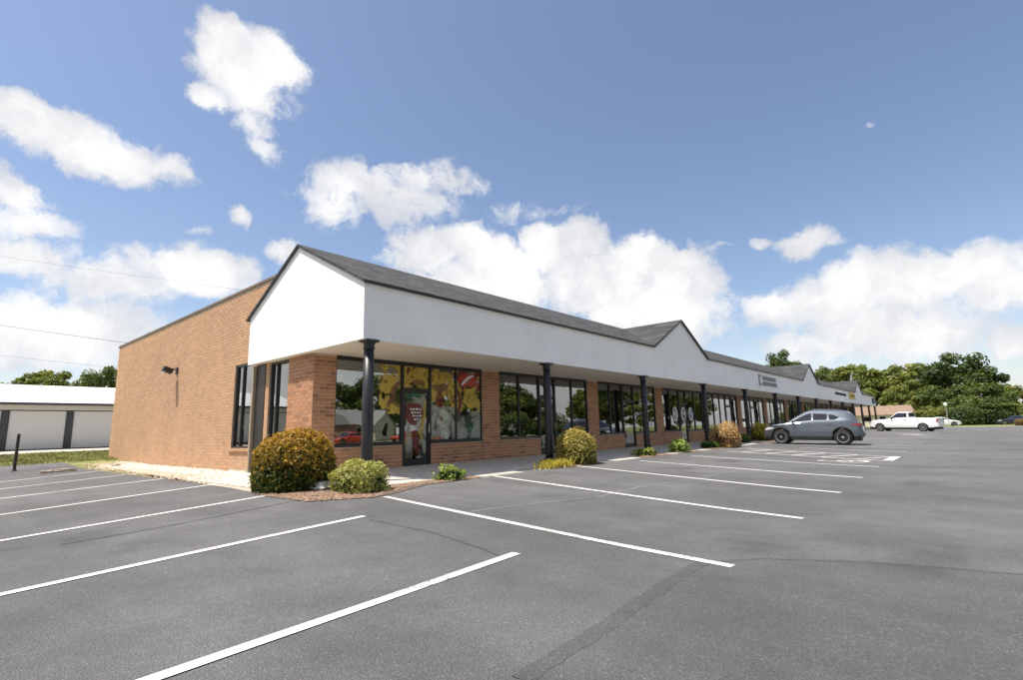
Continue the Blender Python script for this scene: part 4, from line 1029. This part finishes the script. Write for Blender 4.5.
# ------------------------------------------------------------------ storage building, bollard, pavement behind
SY = 31.0; SZ = gz(0, SY)
t = tag(empty('storage_building', (0, SY, SZ)), 'low white storage building with grey roll doors and dark posts', 'building')
x0s, x1s = -14.6, 12.4
MB().box(x0s, x1s, .12, 9, -.3, 2.9).build('wall', 'door_grey', t)
MB().prism([(-.45, 2.78), (-.45, 2.86), (4.5, 4.3), (9.4, 2.86), (9.4, 2.78), (4.5, 4.18)], 'x', x0s-.3, x1s+.3).build('roof', 'white_roof', t)
MB().box(x0s-.3, x1s+.3, -.5, -.38, 2.70, 2.84).build('gutter', 'dark_trim', t)
MB().box(x0s, x1s, -.02, .118, 2.412, 2.74).build('fascia_band', 'door_grey', t)
simple('roll_door', (.70, .69, .66), .5, var=.02); rib = MB()
for k in range(21): rib.box(-1.31, 1.31, .03+(k % 2)*.012, .1, .04+k*.11, .04+k*.11+.109)
rib.box(.95, 1.1, .0, .03, 1.0, 1.06)
rm = rib.mesh('roll_door', 'roll_door')
for k in range(-4, 5):
    cx = -1.08+3.01*k
    if cx-1.5 < x0s or cx+1.5 > x1s: continue
    link('roll_door', rm, t).location = (cx, 0, 0)
    MB().box(cx+1.33, cx+1.68, -.03, .115, -.2, 2.36).build('post', 'dark_trim', t)
MB().box(x0s, x1s, -.015, .11, 2.36, 2.41).build('lintel', 'dark_trim', t)
MB().box(x0s, x1s, -.005, .11, -.2, .03).build('threshold', 'dark_trim', t)
ap = grid('concrete_apron', list(np.arange(-16, 14.1, 2)), list(np.arange(24, 31.2, 1.2)), -.03, 'concrete_pale')
p = on_ground(14, 471.5)
BOL = 1
t = tag(empty('bollard', p), 'slim black bollard post at the edge of the asphalt', 'bollard')
MB().lathe([(.05, -.1), (.05, 1.32), (.04, 1.35), (.015, 1.365)], 14).build('post', 'black_metal', t, smooth=False); MB().lathe([(.10, -.02), (.10, .02), (.06, .04)], 14).build('collar', 'black_metal', t)
# grass blades on the strip
m = MB(); rg = np.random.default_rng(5); Vs = []
for i in range(16000):
    x, y = rg.uniform(-9, 1.5), rg.uniform(17.4, 23.9); z = gz(x, y)-.055; l = rg.uniform(.05, .13); a = rg.uniform(0, 6.28); w = .012; dx, dy = rg.normal()*.04, rg.normal()*.04
    m.face([(x-w*math.cos(a), y-w*math.sin(a), z), (x+w*math.cos(a), y+w*math.sin(a), z), (x+dx, y+dy, z+l)])
simple('grass_blade', (.24, .24, .07), .8, var=.5, scale=1.2)
tag(m.build('grass', 'grass_blade'), 'dry yellow green grass strip between asphalt and concrete apron', 'grass', kind='stuff')

# ------------------------------------------------------------------ trees
def tree_meshes(seed, H, Wc, nclump, nleaf, leaf, cdark, clight, base=.22):
    rg = np.random.default_rng(seed); rn = random.Random(seed)
    m = MB(); trunk_h = H*.45
    m.tube([(0, 0, -.2), (rn.uniform(-.1, .1), .05, trunk_h*.5), (rn.uniform(-.3, .3), .1, trunk_h), (rn.uniform(-.5, .5), 0, H*.8)], [H*.026, H*.02, H*.016, H*.004], 8)
    cz = H*(base+1)/2; rz = H*(1-base)/2; cen = []
    for i in range(nclump):
        while True:
            d = rg.normal(size=3); d /= np.linalg.norm(d)
            if d[2] > -.75: break
        r = rg.uniform(.35, 1.0)**.55
        wz_ = 1-.25*max(0, d[2])
        cen.append((d[0]*r*Wc/2*wz_, d[1]*r*Wc/2*wz_, cz+d[2]*r*rz*.92))
    for i in range(14):
        c_ = cen[rn.randrange(nclump)]; z0 = trunk_h*rn.uniform(.5, 1.2)
        m.tube([(0, 0, z0), (c_[0]*.4, c_[1]*.4, z0+(c_[2]-z0)*.55), c_], [H*.011, H*.007, H*.002], 5)
    P = []; Nn = []; Cc = []
    for c_ in cen:
        rc = Wc*rg.uniform(.07, .16); k = int(nleaf/nclump*rg.uniform(.7, 1.3)); d = rg.normal(size=(k, 3)); d /= np.linalg.norm(d, axis=1, keepdims=True)
        p = d*rc*rg.random((k, 1))**.4*np.array([1.15, 1.15, .8])+np.array(c_); P.append(p); Nn.append(d*.7+rg.normal(size=(k, 3))*.5+np.array([0, 0, .35]))
        mixv = np.clip(rg.normal(.5, .22)+.15*rg.normal(size=(k, 1)), 0, 1); Cc.append(np.array(cdark)*(1-mixv)+np.array(clight)*mixv)
    return m.mesh('trunk', 'bark', True), leaf_mesh('crown', np.concatenate(P), np.concatenate(Nn), leaf, np.concatenate(Cc))
TV = [tree_meshes(11, 10, 9, 40, 8000, .25, (.045, .075, .018), (.15, .19, .045)), tree_meshes(12, 10, 8, 36, 7500, .25, (.07, .10, .02), (.26, .28, .07)),
      tree_meshes(13, 10, 8.5, 44, 8000, .25, (.035, .06, .018), (.11, .15, .04)), tree_meshes(14, 10, 9.5, 34, 7000, .26, (.10, .12, .025), (.30, .30, .085), .12)]
def tree(kind, loc, sx, sz, label, group, rot=0.):
    t = empty('tree', loc, rot); tag(t, label, 'tree', group)
    for nm, me in zip(('trunk', 'crown'), TV[kind]): o = link(nm, me, t)
    t.scale = (sx, sx, sz); return t
def tree_px(kind, px, ytop, wpx, depth, label, group, sink=0):
    p = at_depth(px, depth); d = pix_dir(px, ytop); ztop = CAM.z+d.z*depth; H = ztop-p.z
    wm = wpx*depth/FPX; base = {0: 9, 1: 8, 2: 8.5, 3: 9.5}[kind]
    tree(kind, p-Vector((0, 0, sink)), wm/base, (H+sink)/10, label, group, px*.37)
GB = 'trees beyond the far end of the lot'
tree_px(2, 963, 352, 74, 112, 'tallest dark green tree beyond the road', GB, 3)
tree_px(0, 986, 374, 56, 104, 'dark green tree leaning against the tallest tree', GB, 3)
tree_px(0, 940, 381, 46, 108, 'dark green tree between tallest tree and pale trees', GB, 3)
tree_px(1, 916, 360, 62, 118, 'pale green rounded tree behind the pickup truck', GB, 3)
tree_px(1, 886, 366, 56, 122, 'pale green tree behind the brown roofed house', GB, 2)
tree_px(1, 858, 362, 50, 128, 'light green tree above the last gable', GB)
tree_px(0, 832, 360, 44, 135, 'mid green tree above the yellow logo sign', GB)
tree_px(2, 787, 350, 40, 120, 'dark round tree crown behind the third gable', GB)
tree_px(3, 1021, 382, 40, 118, 'tan green tree at the right beside the dark trees', GB, 2)
tree_px(2, 1003, 378, 26, 125, 'slim dark tree behind the blue sedan', GB, 2)
tree_px(3, 930, 404, 34, 96, 'low bright green bushy tree beside the lamp post', GB, 2.5)
tree_px(0, 975, 392, 60, 98, 'low dark spreading tree under the tallest tree', GB, 3)
tree_px(1, 1021, 402, 24, 96, 'small pale tree beyond the blue sedan', GB, 2.5)
tree_px(1, 905, 384, 44, 110, 'pale low tree right of brown roofed house', GB, 2.5)
GL = 'trees behind the storage building'
tree_px(1, 45, 368, 62, 66, 'green tree behind the white storage roof', GL)
tree_px(0, 98, 359, 52, 62, 'darker tree behind the storage roof beside the brick corner', GL)
tree_px(3, -30, 372, 60, 80, 'tree behind the storage building beyond its far doors', GL)
GR = 'trees across the cross road'
k = 0
for i in range(26):
    x = -34+7.6*i; y = -84+6*math.sin(i*1.7)+max(0, x-70)*.42; kd = (0, 1, 2, 1, 3, 0)[i % 6]; sc = 1.35+.25*math.sin(i*2.3)
    tree(kd, (x, y, gz(x, y)-2.2), sc, sc*1.1, 'leafy tree in the row across the cross road', GR, k); k += 1.3
for i in range(12):
    x = -6+9.5*i; y = -63+2.5*math.sin(i*2.1)
    if 33 < x < 57: y -= 16
    bush('hedge_shrub', 'broad green shrub in the hedge across the cross road', 'bush', (x, y, gz(x, y)), 4.2, 3.6+math.sin(i*3), 2600, .28, (.03, .05, .015), (.12, .16, .04), 'hedge across the cross road', 60+i, 30, 1.0, shell=.35)
# hedge of shrubs along the road under the trees
for i, (px, dep, w, hh) in enumerate(((962, 94, 5.5, 3.4), (980, 95, 6, 3.2), (997, 97, 5, 2.8))):
    p = at_depth(px, dep); bush('roadside_shrub', ['dark wide shrub right of the lamp post', 'dark wide shrub below the tallest tree', 'dark shrub left of the blue sedan'][i], 'bush', p, w/2, hh, 3500, .2, (.02, .04, .012), (.09, .13, .035), 'roadside shrubs under the trees', 30+i, 30, 1.0, shell=.35)
p = at_depth(1021, 74); bush('roadside_shrub', 'small rust brown shrub at edge of the lot by the blue sedan', 'bush', p, .7, .9, 1500, .07, (.12, .06, .03), (.3, .2, .07), None, 40, 20, 1.0, shell=.35)

# ------------------------------------------------------------------ houses, lamp post, cables
p = at_depth(893, 104)
t = tag(empty('house', (p.x, p.y, p.z), R_(0)), 'low house with broad brown roof beyond the shops', 'house')
MB().box(-4.5, 4.5, -3.4, 8, -.3, 2.2).build('wall', 'cream', t)
m = MB(); a = [(-5, -4, 2.1), (5, -4, 2.1), (5, 8.6, 2.1), (-5, 8.6, 2.1), (0, -3.2, 3.95), (0, 7.4, 3.95)]
for f in ((0, 1, 4), (1, 2, 5, 4), (2, 3, 5), (3, 0, 4, 5), (3, 2, 1, 0)): m.face([a[i] for i in f])
m.build('roof', 'roof_brown', t)
for y in (-1.6, 1.2, 3.8, 6.2):
    f = MB().box(-4.56, -4.5, y-.6, y+.6, .8, 1.9).build('window', 'd_white', t); MB().box(-4.575, -4.562, y-.5, y+.5, .9, 1.8).build('pane', 'plastic_glass', f)
# house across the cross road (mirrored in the windows)
t = tag(empty('house', (45, -70, gz(45, -70)), R_(-32)), 'brick house with front gable and arched window across the cross road', 'house')
MB().box(-9, 9, -5, 5, -.3, 2.8).build('wall', 'house_brick', t)
m = MB(); m.prism([(-5.6, 2.7), (5.6, 2.7), (0, 5.4)], 'x', -9.5, 9.5); m.build('roof', 'roof_grey', t)
m = MB(); m.prism([(-4, 0), (4, 0), (4, 2.8), (0, 5.0), (-4, 2.8)], 'y', 4.9, 6.6); m.build('front_gable', 'cream', t)
m = MB()
for s in (-1, 1): bar(m, (s*4.5, 5.75, 2.58), (0, 5.75, 5.12), 2.1, .12, (0, 1, 0)) if False else m.face([(0, 4.6, 5.16), (0, 6.9, 5.16), (s*4.6, 6.9, 2.66), (s*4.6, 4.6, 2.66)])
m.build('gable_roof', 'roof_grey', t)
m = MB(); m.prism([(-1.1, .6)]+[(1.1*math.cos(R_(180-q)), 2.0+1.1*math.sin(R_(180-q))) for q in range(0, 181, 15)]+[(1.1, .6)], 'y', 6.6, 6.66); f = m.build('window', 'd_white', t)
m = MB(); m.prism([(-.9, .75)]+[(.9*math.cos(R_(180-q)), 2.0+.9*math.sin(R_(180-q))) for q in range(0, 181, 15)]+[(.9, .75)], 'y', 6.66, 6.68); m.build('pane', 'plastic_glass', f)
for x in (-7, 6.5):
    f = MB().box(x-.8, x+.8, 5, 5.05, .8, 2.2).build('window', 'd_white', t); MB().box(x-.7, x+.7, 5.05, 5.07, .9, 2.1).build('pane', 'plastic_glass', f)
p = at_depth(948, 90)
t = tag(empty('lamp_post', p), 'thin grey lamp post with round white head by the trees', 'lamp post')
MB().lathe([(.09, 0), (.07, .3), (.05, 3.3)], 10).build('pole', 'alloy', t); MB().lathe([(.07, 3.28), (.22, 3.4), (.28, 3.62), (.22, 3.84), (.06, 3.94)], 16).build('lamp_head', 'd_white', t, smooth=True)
# utility poles (one hidden by the building, one past the picture's edge) and their cables
pa = CAM+pix_dir(-260, 330)*62; pb = CAM+pix_dir(205, 350)*58
pc = CAM+pix_dir(318, 320)*58
for i, (q, lb) in enumerate(((pa, 'wooden utility pole beyond the storage building'), (pb, 'wooden utility pole behind the brick building'), (pc, 'taller wooden utility pole behind the white gable'))):
    g = gz(q.x, q.y); t = tag(empty('utility_pole', (q.x, q.y, g)), lb, 'pole', 'utility poles'); top = (13.2, 10.5, CAM.z+pix_dir(318, 298).z*58)[i]
    MB().lathe([(.16, -.3), (.1, top)], 12).build('pole', 'wood', t); MB().box(-1, 1, -.06, .06, top-.5, top-.36).build('crossarm', 'wood', t)
def cable(a, b, sag, label, r=.02):
    A = CAM+pix_dir(a[0], a[1])*a[2]; Bq = CAM+pix_dir(b[0], b[1])*b[2]
    P = [A.lerp(Bq, i/24)-Vector((0, 0, sag*4*(i/24)*(1-i/24))) for i in range(25)]
    tag(MB().tube(P, r, 6).build('utility_cable', 'dark_trim'), label, 'cable')
cable((-260, 283, 62), (205, 353, 58), .35, 'thick dark cable strung behind the storage building', .026)
cable((-260, 216, 62), (318, 300, 58), .3, 'thin upper cable high above the storage building', .012)
cable((-260, 322, 62), (205, 377, 58), .3, 'thin lower cable just above the storage trees', .012)
